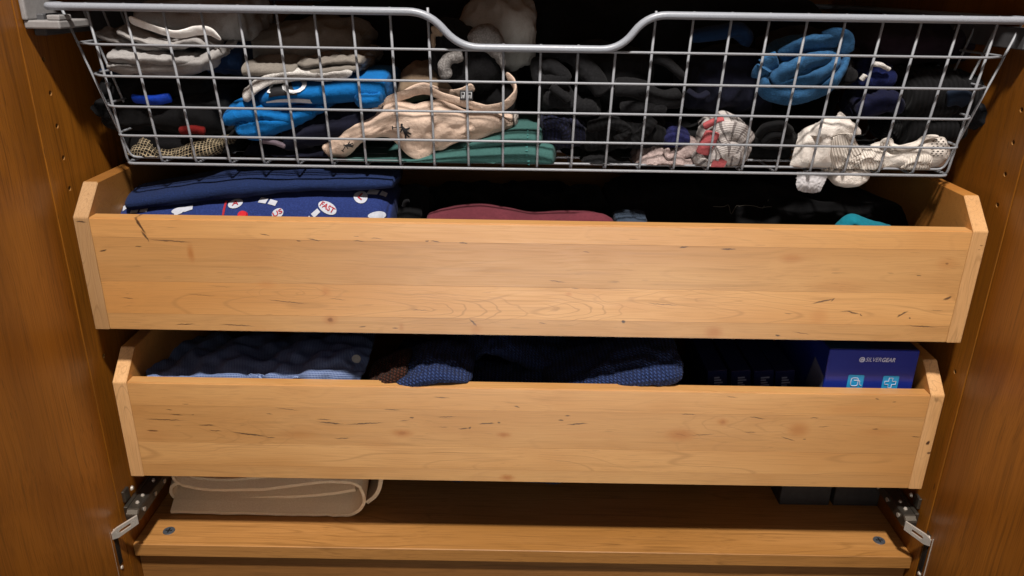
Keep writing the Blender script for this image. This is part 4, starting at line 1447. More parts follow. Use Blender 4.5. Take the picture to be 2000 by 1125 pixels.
many('black_sock', [
    roll('', [(1134, 240, 292, 0.056, 0.04), (1180, 226, 290, 0.052, 0.05), (1230, 232, 282, 0.050, 0.05), (1270, 236, 280, 0.054, 0.045), (1300, 244, 282, 0.06, 0.04)], None, seed=93, amp=0.004, fr=34),
    band([(1146, 250, 0.052), (1190, 240, 0.049), (1220, 252, 0.047), (1204, 274, 0.048)], 0.0050, 0.007, seed=94, amp=0.0012), band([(1236, 278, 0.048), (1260, 254, 0.048), (1276, 232, 0.052)], 0.0050, 0.006, seed=95, amp=0.0012)],
    black_rib, 'black ribbed sock ball above the white pink fluffy sock', 'sock')
one('black_sock', [(1134, 308, 328, 0.050, 0.03), (1160, 302, 336, 0.044, 0.035), (1200, 306, 340, 0.043, 0.035), (1230, 318, 346, 0.046, 0.03)], charcoal, 'dark sock on the basket floor left of the white pink sock', 'sock', seed=96, amp=0.0025, fr=40)
one('purple_sock', [(1294, 262, 282, 0.052, 0.03), (1314, 252, 284, 0.048, 0.035), (1344, 260, 282, 0.054, 0.03)], cloth('violet_blue', C('2A2C66'), C('16183C'), kind='terry'), 'small violet blue sock above the white pink sock', 'sock', seed=97, amp=0.002)
one('black_garment', [(1090, 270, 330, 0.085, 0.06), (1230, 280, 330, 0.080, 0.08), (1400, 200, 330, 0.085, 0.08), (1540, 240, 330, 0.085, 0.07)], black, 'black cloth lying low behind the sock balls', 'garment', seed=98, amp=0.004)
pinkw = cloth('white_pink_terry', C('D2C0BA'), C('9C8A86'), kind='terry', bump=0.9)
many('pink_white_sock', [
    roll('', [(1230, 312, 338, 0.050, 0.025), (1262, 294, 342, 0.044, 0.032), (1305, 292, 340, 0.043, 0.034), (1335, 304, 336, 0.046, 0.03), (1368, 300, 334, 0.052, 0.028)], None, seed=101, amp=0.003, fr=38, r0=0.2, r1=0.2),
    roll('', [(1306, 292, 318, 0.050, 0.025), (1340, 274, 308, 0.052, 0.028), (1366, 276, 310, 0.056, 0.028)], None, seed=102, amp=0.0025, fr=40, r0=0.3, r1=0.3),
    band([(1300, 290, 0.046), (1306, 304, 0.043), (1320, 300, 0.044)], 0.003, 0.004, seed=103)],
    pinkw, 'white and pinkish fluffy sock left of the striped sock ball', 'sock')
strm = cloth('grey_white_stripes', C('C2BCB8'), C('6F6866'), kind='stripe', scale=0.85)
red_p = cloth('pink_red_knit', C('A65456'), C('8C4044'), fuzz=0.3)
sb, _ = many('striped_sock', [
    roll('', [(1358, 282, 312, 0.054, 0.03), (1376, 250, 330, 0.042, 0.042), (1410, 234, 336, 0.037, 0.046), (1442, 240, 326, 0.041, 0.042), (1464, 262, 300, 0.054, 0.03)], None, seed=104, amp=0.0026, fr=30, r0=0.15, r1=0.15),
    band([(1398, 272, 0.040), (1420, 260, 0.036), (1444, 264, 0.039), (1460, 284, 0.046)], 0.0125, 0.0034, seed=105, amp=0.0016, up=(0.3, -0.2, 1), r0=0.2, r1=0.2),
    band([(1358, 296, 0.048), (1370, 318, 0.041), (1396, 332, 0.039), (1424, 322, 0.041)], 0.0075, 0.003, seed=106, amp=0.0016, r0=0.2, r1=0.2),
    band([(1400, 304, 0.038), (1424, 296, 0.036), (1446, 304, 0.040)], 0.0110, 0.0030, seed=107, amp=0.0020, up=(0.2, -0.3, 1), r0=0.25, r1=0.25)],
    strm, 'grey and white striped sock ball with pink patches', 'sock')
many('pink_heel', [
    band([(1372, 300, 0.039), (1382, 280, 0.036), (1392, 256, 0.036)], 0.0080, 0.0045, seed=108, amp=0.001, up=(1, 0, 0.4)),
    band([(1390, 320, 0.034), (1406, 324, 0.033), (1414, 312, 0.033)], 0.0040, 0.004, seed=109, amp=0.001),
    band([(1374, 248, 0.046), (1394, 238, 0.044), (1414, 234, 0.044)], 0.0030, 0.004, seed=110, amp=0.0008)], red_p, parent=sb)
many('black_sock', [
    roll('', [(1474, 262, 284, 0.056, 0.03), (1500, 242, 288, 0.050, 0.04), (1530, 244, 288, 0.050, 0.04), (1552, 258, 280, 0.056, 0.03)], None, seed=111, amp=0.002, fr=30),
    band([(1480, 268, 0.052), (1496, 250, 0.047), (1526, 246, 0.046), (1546, 258, 0.050)], 0.0045, 0.005, seed=112), band([(1490, 278, 0.050), (1506, 264, 0.046), (1530, 262, 0.046)], 0.004, 0.005, seed=113)],
    black, 'black sock ball between striped sock ball and white sock', 'sock')

one('black_cloth_and_dark_fill', [(520, 40, 300, 0.20, 0.12), (800, 30, 300, 0.20, 0.12), (1100, 26, 300, 0.20, 0.12), (1400, 26, 300, 0.20, 0.12), (1640, 40, 300, 0.20, 0.12)], black, 'added black heap darkening the unlit back of the basket', 'clothes', seed=99, amp=0.006, fr=12)  # added mass; its black stands in for shade at the basket's back

# ------------------------------------------------------------------ basket, right
bluem = cloth('steel_blue_marl', C('32608A'), C('17344F'), kind='marl', c3=C('244868'))
many('blue_sock', [
    roll('', [(1492, 126, 178, 0.066, 0.03), (1530, 100, 186, 0.058, 0.045), (1590, 84, 184, 0.057, 0.045), (1640, 86, 160, 0.066, 0.035)], None, seed=120, amp=0.004, fr=30, r0=0.2, r1=0.2),
    band([(1488, 148, 0.066), (1496, 178, 0.056), (1535, 190, 0.052), (1580, 186, 0.052), (1618, 168, 0.056), (1644, 136, 0.062), (1649, 100, 0.070)], 0.0085, 0.0040, seed=121, amp=0.0018, n=90, up=(0.1, -0.7, 1)),
    band([(1486, 150, 0.064), (1494, 128, 0.058), (1520, 116, 0.056)], 0.0100, 0.0030, seed=122, amp=0.0015, up=(0.6, -0.5, 1)),
    band([(1510, 160, 0.058), (1540, 138, 0.052), (1578, 118, 0.052), (1622, 114, 0.060)], 0.0085, 0.0050, seed=123, amp=0.0018, up=(0.2, -0.6, 1)),
    band([(1522, 112, 0.070), (1566, 90, 0.060), (1610, 82, 0.058), (1646, 74, 0.064)], 0.0100, 0.0035, seed=124, amp=0.0018, up=(0, -0.9, 1)),
    band([(1606, 76, 0.058), (1630, 68, 0.054), (1652, 76, 0.056), (1652, 104, 0.062)], 0.0075, 0.0026, seed=125, amp=0.001, up=(0.3, -0.5, 1)),
    band([(1518, 172, 0.056), (1560, 162, 0.051), (1602, 146, 0.054), (1638, 118, 0.062)], 0.0070, 0.0045, seed=126, amp=0.0018, up=(0.2, -0.6, 1))],
    bluem, 'steel blue marled sock ball, the brightest blue one', 'sock')
many('blue_sock', [band([(1354, 70, 0.110), (1372, 68, 0.105), (1410, 62, 0.102), (1446, 58, 0.102), (1458, 72, 0.106)], 0.006, 0.01, seed=127), band([(1440, 60, 0.104), (1456, 72, 0.104), (1450, 84, 0.106)], 0.008, 0.008, seed=128)],
     cloth('dim_blue', C('0D2644'), C('08182E')), 'blue sock deep at the back, right of the rim dip', 'sock')
many('grey_sock', [roll('', [(1636, 130, 170, 0.070, 0.03), (1650, 118, 168, 0.066, 0.03), (1662, 126, 160, 0.070, 0.03)], None, seed=129, amp=0.003, fr=50)], charcoal, 'dark grey speckled sock tucked against the steel blue ball', 'sock')
nv, _ = many('navy_sock', [
    roll('', [(1672, 140, 168, 0.076, 0.03), (1700, 122, 172, 0.070, 0.04), (1738, 134, 168, 0.074, 0.03)], None, seed=131, amp=0.003, fr=36)],
    cloth('royal_navy', C('142460'), C('0B1338'), kind='terry'), 'royal blue sock with white trim at right in basket', 'sock')
many('white_trim', [band([(1706, 124, 0.066), (1722, 128, 0.063), (1738, 136, 0.066)], 0.0026, 0.0025, amp=0.0012), band([(1682, 156, 0.067), (1690, 146, 0.066)], 0.003, 0.0022, amp=0.001)], ltgrey, parent=nv)
many('navy_sock', [
    roll('', [(1668, 196, 224, 0.066, 0.03), (1700, 176, 226, 0.062, 0.04), (1735, 176, 218, 0.064, 0.035), (1748, 190, 220, 0.068, 0.03)], None, seed=132, amp=0.004, fr=36)],
    cloth('deep_navy', C('12173C'), C('090C22'), kind='terry'), 'deep navy sock below the royal blue one', 'sock')
one('yellow_tab', [(1452, 154, 164, 0.085, 0.006), (1460, 152, 164, 0.084, 0.006), (1468, 154, 162, 0.085, 0.006)], cloth('olive_yellow', C('6E7414'), C('464A0C')), 'tiny olive yellow tab left of the steel blue sock', 'tab', amp=0.0006, n=20, m=16)
many('black_sock', [roll('', [(1340, 130, 200, 0.090, 0.05), (1400, 110, 210, 0.084, 0.06), (1470, 110, 216, 0.086, 0.06), (1500, 150, 220, 0.09, 0.05)], None, seed=133, amp=0.005, fr=24),
                    band([(1342, 176, 0.078), (1364, 188, 0.074), (1384, 180, 0.078)], 0.0022, 0.004, seed=134)], navy_c, 'very dark navy sock left of the steel blue ball', 'sock')
many('black_sweater', [
    roll('', [(1752, 158, 216, 0.070, 0.05), (1790, 148, 232, 0.062, 0.06), (1850, 146, 230, 0.062, 0.06), (1900, 150, 222, 0.070, 0.05)], None, seed=135, amp=0.002, fr=24, pw=2.8),
    roll('', [(1750, 216, 284, 0.066, 0.05), (1800, 222, 276, 0.060, 0.06), (1870, 220, 268, 0.062, 0.06)], None, seed=136, amp=0.002, fr=24, pw=2.8)],
    black_rib, 'black ribbed folded garment at right end of the basket', 'garment')
one('dark_sock', [(1872, 190, 232, 0.062, 0.03), (1905, 204, 246, 0.060, 0.032), (1932, 212, 252, 0.062, 0.028), (1942, 216, 244, 0.066, 0.022)], cloth('slate_black', C('20242C'), C('0E1014'), kind='terry'), 'slate black sock poking out through right side of basket', 'sock', seed=137, amp=0.0025, fr=36)
many('blue_patch_garment', [band([(1848, 194, 0.060), (1872, 190, 0.058), (1888, 196, 0.060)], 0.0085, 0.006, seed=138)], cloth('slate_blue', C('1A2638'), C('0E1620')), 'small slate blue fold on the black ribbed garment', 'garment')
one('plum_garment', [(1640, 60, 120, 0.130, 0.08), (1740, 50, 120, 0.120, 0.10), (1840, 52, 118, 0.120, 0.10), (1890, 70, 130, 0.13, 0.08)], cloth('plum', C('241820'), C('160E14')), 'plum folded garment at the back right of the basket', 'garment', seed=139, amp=0.003)
one('brown_garment', [(1490, 84, 120, 0.130, 0.08), (1580, 70, 130, 0.125, 0.10), (1660, 84, 120, 0.130, 0.08)], cloth('dark_brown', C('2A2018'), C('18120E')), 'dark brown garment behind the steel blue sock', 'garment', seed=140, amp=0.003)

white_c = cloth('white_cotton', C('DDD6CE'), C('BDB5AC'), fuzz=0.25, bump=0.8)
white_r = cloth('white_rib', C('DDD6CC'), C('B8AFA4'), kind='rib', scale=0.9, bump=0.5)
ws, wsf = sheet('white_sock', net_pts([
    [(1560, 262, 0.058), (1554, 284, 0.050), (1548, 308, 0.046), (1544, 324, 0.046), (1550, 333, 0.050)],
    [(1574, 250, 0.052), (1572, 274, 0.040), (1570, 300, 0.036), (1568, 322, 0.037), (1572, 336, 0.044)],
    [(1594, 242, 0.050), (1596, 262, 0.042), (1594, 292, 0.038), (1592, 318, 0.037), (1596, 337, 0.044)],
    [(1614, 240, 0.050), (1616, 262, 0.036), (1616, 290, 0.034), (1616, 316, 0.036), (1620, 336, 0.044)],
    [(1640, 244, 0.052), (1638, 266, 0.042), (1638, 292, 0.040), (1642, 314, 0.040), (1650, 332, 0.046)],
    [(1664, 252, 0.058), (1660, 270, 0.050), (1660, 292, 0.046), (1668, 312, 0.046), (1680, 326, 0.050)]]),
    white_c, thick=0.004, nu=90, nv=80, disp=creases(151, 0.0032, 22, (1.2, 1, 0.5), 0.7), bk=dict(ex=1.03, cs=6, fine=1.0))
tag(ws, 'big white crumpled sock, largest white one in basket', 'sock')
sheet('flap', net_pts([
    [(1570, 262, 0.046), (1578, 250, 0.052), (1592, 240, 0.058)],
    [(1596, 266, 0.034), (1600, 246, 0.036), (1610, 232, 0.046)],
    [(1622, 272, 0.032), (1624, 250, 0.034), (1628, 229, 0.044)],
    [(1646, 268, 0.036), (1646, 248, 0.036), (1643, 218, 0.046)],
    [(1664, 264, 0.042), (1664, 246, 0.042), (1660, 234, 0.050)],
    [(1680, 262, 0.052), (1680, 254, 0.052), (1674, 246, 0.058)]]),
    white_c, ws, thick=0.004, nu=70, nv=50, disp=creases(152, 0.0026, 26, (1, 1, 0.7), 0.7), bk=dict(ex=1.03, cs=5, fine=1.0))
sheet('fold', net_pts([
    [(1612, 286, 0.040), (1616, 306, 0.038), (1622, 330, 0.040)],
    [(1628, 270, 0.030), (1632, 298, 0.030), (1640, 326, 0.034)],
    [(1644, 262, 0.032), (1650, 286, 0.034), (1660, 312, 0.036)],
    [(1664, 260, 0.036), (1672, 276, 0.036), (1684, 296, 0.036)]]),
    white_r, ws, thick=0.004, nu=60, nv=40, disp=creases(153, 0.0022, 30, (1, 1, 0.7), 0.7), bk=dict(ex=1.03, cs=4, fine=1.0))
tr, trf = sheet('cuff', net_pts([
    [(1606, 330, 0.050), (1612, 334, 0.046), (1618, 338, 0.046), (1626, 342, 0.050)],
    [(1636, 312, 0.046), (1640, 322, 0.040), (1646, 332, 0.040), (1650, 343, 0.046)],
    [(1664, 294, 0.044), (1668, 308, 0.037), (1674, 326, 0.037), (1680, 345, 0.044)],
    [(1690, 284, 0.044), (1696, 300, 0.036), (1702, 322, 0.036), (1704, 344, 0.044)],
    [(1716, 290, 0.050), (1722, 304, 0.044), (1726, 322, 0.044), (1724, 340, 0.050)]]),
    white_r, ws, thick=0.005, nu=70, nv=60, disp=creases(154, 0.0040, 42, (1, 1, 0.8), 0.9))
many('knot', [roll('', [(1688, 312, 330, 0.040, 0.014), (1704, 304, 332, 0.036, 0.018), (1722, 308, 328, 0.040, 0.014)], None, seed=159, amp=0.003, fr=60, n=40, m=30, r0=.3, r1=.3)], white_c, parent=ws)
wm = cloth('white_perforated', C('DDD5CB'), C('A9A097'), fuzz=0.25, bump=0.8)
w2, w2f = sheet('white_sock', net_pts([
    [(1700, 284, 0.060), (1706, 296, 0.052), (1716, 312, 0.046), (1724, 326, 0.044), (1732, 338, 0.050)],
    [(1728, 276, 0.062), (1734, 292, 0.052), (1742, 308, 0.042), (1748, 322, 0.042), (1752, 336, 0.050)],
    [(1752, 284, 0.056), (1758, 296, 0.044), (1764, 310, 0.039), (1770, 322, 0.040), (1776, 338, 0.050)],
    [(1784, 278, 0.056), (1788, 292, 0.044), (1794, 308, 0.040), (1800, 322, 0.041), (1802, 334, 0.050)],
    [(1810, 264, 0.060), (1814, 280, 0.047), (1820, 298, 0.042), (1824, 314, 0.042), (1826, 330, 0.052)],
    [(1838, 266, 0.062), (1842, 280, 0.052), (1846, 296, 0.047), (1846, 310, 0.048), (1840, 322, 0.056)],
    [(1848, 280, 0.070), (1854, 290, 0.062), (1856, 300, 0.058), (1852, 308, 0.060), (1844, 318, 0.064)]]),
    wm, thick=0.005, nu=90, nv=60, disp=creases(161, 0.0028, 30, (1, 1, 0.6), 0.8), bk=dict(ex=1.05, cs=5, fine=1.004))
tag(w2, 'white sock with perforated cuff at right corner of basket', 'sock')
many('ribbing', [
    roll('', [(1748, 312, 332, 0.040, 0.02), (1775, 296, 336, 0.036, 0.024), (1800, 292, 336, 0.036, 0.024), (1814, 300, 330, 0.040, 0.02)], None, seed=162, amp=0.0015, fr=40, r0=0.2, r1=0.2)], white_r, parent=w2)
many('rolled_edge', [
    band([(1722, 290, 0.052), (1726, 276, 0.050), (1738, 274, 0.048), (1744, 284, 0.046), (1764, 290, 0.043), (1786, 284, 0.043), (1806, 270, 0.046), (1834, 266, 0.050)], 0.0020, 0.0030, seed=163, amp=0.0005, n=80)], wm, parent=w2)
holes = []
for i in range(8):
    for j in range(4):
        u_, v_ = 1820 + j * 9 + (i % 2) * 3, 272 + i * 4.6
        holes.append((u_, v_))
Vs, Fs, kk = [], [], 0
for (hx, hy) in holes:
    u0, v0 = w2f.nearest(hx, hy)
    c0 = w2f.ev(u0, v0, 0.0005)
    du = w2f.ev(min(u0 + 0.02, 1), v0, 0.0005) - c0
    dv = w2f.ev(u0, min(v0 + 0.02, 1), 0.0005) - c0
    du, dv = du / (np.linalg.norm(du) + 1e-9), dv / (np.linalg.norm(dv) + 1e-9)
    ring = [c0 + du * 0.0013 * math.cos(a) + dv * 0.0006 * math.sin(a) for a in np.linspace(0, 2 * math.pi, 8, endpoint=False)]
    Vs += ring
    Fs.append(tuple(range(kk, kk + 8)))
    kk += 8
tag(mesh('perforation', Vs, Fs, plain('hole_shade', (0.05, 0.045, 0.04, 1), 0.9, 0.1), w2), kind='stuff')
IN_BASKET[0] = False
sheet('sock_toe', net_pts([
    [(1558, 336, 0.066), (1557, 350, 0.063), (1556, 362, 0.062), (1559, 371, 0.063)],
    [(1572, 336, 0.064), (1571, 350, 0.060), (1571, 362, 0.059), (1572, 375, 0.061)],
    [(1592, 336, 0.064), (1592, 350, 0.061), (1591, 362, 0.060), (1590, 376, 0.062)],
    [(1618, 336, 0.066), (1613, 350, 0.063), (1607, 362, 0.062), (1602, 373, 0.063)]]),
    cloth('grey_white_cotton', C('B9B7B8'), C('97959A')), ws, thick=0.006, nu=40, nv=30, disp=creases(164, 0.0010, 40))
one('sock_heel', [(1622, 330, 350, 0.062, 0.014), (1642, 328, 362, 0.058, 0.016), (1675, 328, 363, 0.058, 0.016), (1698, 330, 350, 0.062, 0.014)], white_c, None, None, parent=ws, seed=165, amp=0.0012, n=40, m=28, pw=3.0, r0=0.15, r1=0.15)

# ------------------------------------------------------------------ upper drawer
pj = cloth('navy_terry_print', C('2C3E7C'), C('1E2C5E'), kind='terry', bump=0.5)
nt = cloth('navy_towel', C('1F3160'), C('142346'), kind='terry', bump=0.6)
p1, pf = many('pyjamas', [
    roll('', [(234, 392, 640, 0.055, 0.06), (330, 384, 640, 0.034, 0.07), (480, 376, 640, 0.030, 0.075), (620, 370, 640, 0.030, 0.075), (740, 372, 640, 0.032, 0.07), (776, 392, 640, 0.045, 0.06)], None, seed=201, amp=0.0018, fr=18, pw=3.0, n=120, m=70, r0=0.03, r1=0.04, bk=dict(ex=1.03, cs=4, fine=1.0))],
    pj, 'navy terry pyjamas printed with red and white oval badges', 'pyjamas')
one('navy_towel', [(246, 376, 414, 0.054, 0.04), (330, 362, 402, 0.050, 0.042), (450, 343, 388, 0.049, 0.042), (560, 338, 378, 0.050, 0.042), (680, 337, 370, 0.051, 0.042), (776, 338, 366, 0.052, 0.042)], nt, 'plain navy towel rolled on top of the printed pyjamas', 'towel',
    seed=202, amp=0.0026, fr=16, bk=dict(ex=1.05, cs=4, fine=1.01), r0=0.06, r1=0.012, n=90, pw=2.3)
badge_w = plain('dull_white_print', C('B4B8C2'), 0.8, 0.15)
red_pr = plain('red_print', C('9E2430'), 0.7, 0.2)
sfp = pf[0]


def badge(x, y, rx, ry, ang, txt):
    decal('badge', sfp, x, y, [ellipse(rx * 0.86, ry * 0.86)], ang, badge_w, p1, off=0.0009, sub=1)
    if txt:
        decal('lettering', sfp, x, y, text_vf(txt, ry * 1.15, True), ang, red_pr, p1, off=0.0015, sub=0, sx=1.0 if len(txt) > 2 else 1.4)


badge(637, 404, 0.0130, 0.0070, -0.5, 'FAST')
badge(707, 386, 0.0092, 0.0078, -0.6, 'L')
badge(540, 418, 0.0075, 0.0060, 0.5, 'US')
badge(462, 401, 0.0095, 0.0062, 0.2, 'A')
badge(740, 424, 0.0090, 0.0050, 0.1, '')
badge(354, 414, 0.010, 0.0040, 0.2, '')
for (x, y, a) in ((525, 392, -0.15), (606, 424, 0.9), (270, 408, 0.1), (360, 410, 0.4), (740, 378, -0.1), (255, 398, 0.6)):
    decal('badge', sfp, x, y, [[(-0.010, -0.0030), (-0.001, -0.0030), (0.0, 0.0028), (-0.009, 0.0030)], [(0.0015, -0.003), (0.0105, -0.0035), (0.0115, 0.0018), (0.0025, 0.0026)]], a, badge_w, p1, off=0.0009, sub=1)
decal('piping', sfp, 441, 408, [[(-0.0012, -0.012), (0.0012, -0.012), (0.0014, 0.008), (-0.001, 0.008)]], 0.05, red_pr, p1, off=0.0012, sub=2)
bmb = bmesh.new()
bmesh.ops.create_cone(bmb, cap_ends=True, segments=20, radius1=0.0058, radius2=0.0046, depth=0.0022)
c0 = sfp.ev(*sfp.nearest(472, 417), 0.0016)
for v in bmb.verts:
    v.co = Matrix.Translation(c0) @ Matrix.Rotation(0.7, 4, 'X') @ v.co
bm_mesh('button', bmb, plain('red_plastic', C('B81824'), 0.35, 0.5), p1)
bkd, _ = many('black_cloth_and_dark_fill', [
    roll('', [(772, 392, 640, 0.075, 0.06), (800, 388, 640, 0.066, 0.07), (836, 394, 640, 0.070, 0.06)], None, seed=203, amp=0.003, fr=26, r0=0.15, r1=0.15)],
    black, 'black sock with a grey mark between pyjamas and maroon cloth', 'sock')
many('grey_mark', [band([(788, 404, 0.066), (792, 394, 0.064), (800, 392, 0.064)], 0.0025, 0.002)], charcoal, parent=bkd)
maroon = cloth('maroon_jersey', C('662E37'), C('481E26'), fuzz=0.15)
many('maroon_shirt', [
    roll('', [(826, 432, 640, 0.040, 0.04), (870, 416, 640, 0.038, 0.045), (930, 408, 640, 0.036, 0.045), (985, 414, 640, 0.038, 0.045), (1040, 424, 640, 0.038, 0.045), (1120, 422, 640, 0.038, 0.045), (1172, 428, 640, 0.040, 0.045), (1204, 446, 640, 0.044, 0.04)], None, seed=204, amp=0.0014, fr=18, pw=2.2, n=110, m=60, r0=0.03, r1=0.03, bk=dict(ex=1.03, cs=4, fine=1.0)),
    band([(1084, 438, 0.042), (1130, 427, 0.040), (1172, 427, 0.040), (1196, 438, 0.040)], 0.0030, 0.007, seed=205, amp=0.0008)],
    maroon, 'maroon jersey shirt folded in the middle of upper drawer', 'shirt')
one('black_cloth_and_dark_fill', [(800, 400, 640, 0.13, 0.1), (930, 396, 640, 0.13, 0.12), (1080, 398, 640, 0.13, 0.12), (1200, 402, 640, 0.13, 0.1)], black, 'added black fill darkening the drawer behind the maroon shirt', 'clothes', seed=210, amp=0.003)  # added to cover the drawer's back with black in place of shade
one('black_cloth_and_dark_fill', [(230, 392, 640, 0.20, 0.1), (430, 380, 640, 0.20, 0.12), (640, 380, 640, 0.20, 0.12), (800, 392, 640, 0.20, 0.1)], black, 'added black fill darkening the drawer behind the navy towel', 'clothes', seed=211, amp=0.003)  # also added, a black mass where the drawer is only in shade
bt, btf = many('black_tshirt', [
    roll('', [(1190, 408, 640, 0.100, 0.12), (1300, 388, 640, 0.100, 0.14), (1450, 384, 640, 0.100, 0.14), (1620, 392, 640, 0.100, 0.14), (1800, 408, 640, 0.105, 0.12)], None, seed=206, amp=0.002, fr=14, pw=3.2, n=90, r0=0.04, r1=0.05)],
    black, 'black folded t-shirt with faint signature print', 't-shirt')
sig = [(1392, 408), (1404, 404), (1412, 409), (1420, 402), (1428, 410), (1436, 403), (1444, 408), (1456, 404), (1468, 408), (1478, 402), (1490, 398), (1498, 392), (1494, 404), (1486, 414), (1500, 404), (1508, 406)]
pts = []
for (x, y) in sig:
    pts.append(btf[0].ev(*btf[0].nearest(x, y), 0.0006))
tube('signature', catmull(pts, 60), 0.0004, plain('grey_print', C('7A766C'), 0.7, 0.2), bt, 5)
one('grey_blue_shirt', [(1196, 432, 640, 0.050, 0.05), (1225, 429, 640, 0.048, 0.05), (1262, 432, 640, 0.052, 0.05)], cloth('grey_blue', C('3A4656'), C('28323E')), 'grey blue fold right of the maroon shirt', 'shirt', seed=207, amp=0.001)
tealm = cloth('teal_cotton', C('107182'), C('0B5462'))
many('teal_shirt', [
    band([(1636, 454, 0.040), (1648, 440, 0.038), (1664, 429, 0.037), (1682, 434, 0.036), (1704, 441, 0.036), (1738, 449, 0.040)], 0.0034, 0.008, seed=208, amp=0.0006),
    roll('', [(1640, 456, 640, 0.040, 0.04), (1680, 447, 640, 0.036, 0.045), (1736, 452, 640, 0.040, 0.04)], None, seed=209, amp=0.001, r0=0.05, r1=0.05)],
    tealm, 'teal garment edge just above the upper drawer front', 'garment')

# ------------------------------------------------------------------ lower drawer
chm = cloth('chambray', C('4C5E8A'), C('2C3854'), kind='check', c3=C('8A9CC0'), bump=0.3)
sh, shf = sheet('chambray_shirt', [[at(px, py, y=y) if py < 900 else (at(px, 742, y=y)[0], y, -0.300) for (px, py, y) in r] for r in [
    [(296, 690, 0.19), (292, 700, 0.13), (290, 718, 0.075), (292, 738, 0.045), (296, 752, 0.034), (296, 990, 0.032)],
    [(360, 664, 0.20), (356, 682, 0.14), (352, 706, 0.080), (350, 734, 0.042), (352, 752, 0.031), (352, 990, 0.030)],
    [(440, 656, 0.20), (436, 676, 0.14), (432, 702, 0.078), (430, 732, 0.040), (430, 750, 0.030), (430, 990, 0.030)],
    [(530, 654, 0.20), (530, 674, 0.14), (530, 702, 0.078), (530, 732, 0.040), (530, 752, 0.030), (530, 990, 0.030)],
    [(610, 650, 0.20), (614, 668, 0.14), (618, 694, 0.076), (618, 722, 0.040), (614, 750, 0.030), (614, 990, 0.030)],
    [(670, 650, 0.20), (674, 668, 0.14), (676, 692, 0.080), (672, 722, 0.046), (664, 752, 0.034), (660, 990, 0.034)],
    [(730, 652, 0.20), (726, 672, 0.14), (720, 696, 0.090), (710, 726, 0.056), (700, 752, 0.042), (696, 990, 0.040)]]],
    chm, thick=0.004, nu=110, nv=90, face=(0, -1, 1), disp=creases(211, 0.0060, 20, (1.3, 0.7, 0.8), 0.7), bk=dict(ex=1.08, cs=5, fine=1.006))
tag(sh, 'denim blue chambray shirt with white button, at left of drawer', 'shirt')
bmb = bmesh.new()
bmesh.ops.create_cone(bmb, cap_ends=True, segments=22, radius1=0.0056, radius2=0.0050, depth=0.0016)
bmesh.ops.create_cone(bmb, cap_ends=True, segments=22, radius1=0.0034, radius2=0.0030, depth=0.0022)
c0 = shf.ev(*shf.nearest(694, 703), 0.0014)
nrm = Vector((0.15, -0.8, 0.75)).to_track_quat('Z', 'Y').to_matrix().to_4x4()
for v in bmb.verts:
    v.co = Matrix.Translation(c0) @ nrm @ v.co
bt_o = bm_mesh('button', bmb, plain('grey_pearl', C('A8A8A2'), 0.4, 0.5), sh)
swm = cloth('navy_chunky_knit', C('384E84'), C('182240'), kind='knit', scale=0.9, bump=1.0)


def knit(P, N, u, th):
    return 0.0


many('navy_sweater', [
    roll('', [(740, 726, 960, 0.052, 0.06), (780, 710, 960, 0.044, 0.07), (830, 698, 960, 0.038, 0.075), (880, 706, 960, 0.040, 0.07), (930, 722, 960, 0.044, 0.06), (1000, 726, 960, 0.046, 0.06), (1080, 722, 960, 0.044, 0.06), (1130, 726, 960, 0.044, 0.06)], None, seed=221, amp=0.003, fr=22, n=110, m=70, r0=0.04, r1=0.04),
    roll('', [(756, 738, 753, 0.020, 0.04), (800, 714, 752, 0.012, 0.045), (840, 700, 750, 0.009, 0.045), (885, 706, 740, 0.013, 0.045), (925, 722, 738, 0.022, 0.04)], None, seed=222, amp=0.0018, fr=26, n=70, m=50),
    roll('', [(1060, 728, 752, 0.046, 0.05), (1120, 722, 752, 0.038, 0.05), (1180, 710, 752, 0.028, 0.05), (1240, 694, 752, 0.020, 0.055), (1300, 686, 746, 0.017, 0.055), (1328, 690, 730, 0.022, 0.05)], None, seed=223, amp=0.0022, fr=22, r0=0.1, r1=0.06, n=100, m=60),
    roll('', [(880, 676, 726, 0.110, 0.05), (920, 664, 706, 0.095, 0.05), (955, 660, 686, 0.090, 0.045), (1000, 664, 700, 0.090, 0.045), (1060, 684, 720, 0.095, 0.045), (1150, 696, 730, 0.10, 0.045), (1240, 690, 726, 0.10, 0.045)], None, seed=224, amp=0.003, fr=24, n=90),
    roll('', [(740, 696, 960, 0.110, 0.1), (900, 696, 960, 0.120, 0.1), (1100, 704, 960, 0.110, 0.1), (1320, 712, 960, 0.11, 0.1)], None, seed=225, amp=0.004, fr=16)],
    swm, 'navy chunky knit sweater in the middle of lower drawer', 'sweater')
many('rust_knit', [
    roll('', [(716, 738, 753, 0.026, 0.03), (742, 728, 753, 0.018, 0.035), (770, 712, 752, 0.018, 0.035), (800, 700, 740, 0.024, 0.03)], None, seed=226, amp=0.0015, fr=30)],
    cloth('rust_knit', C('5A3020'), C('1C0E08'), kind='knit', scale=0.85, bump=1.0), 'rust brown knit fold between blue shirt and navy sweater', 'sweater')

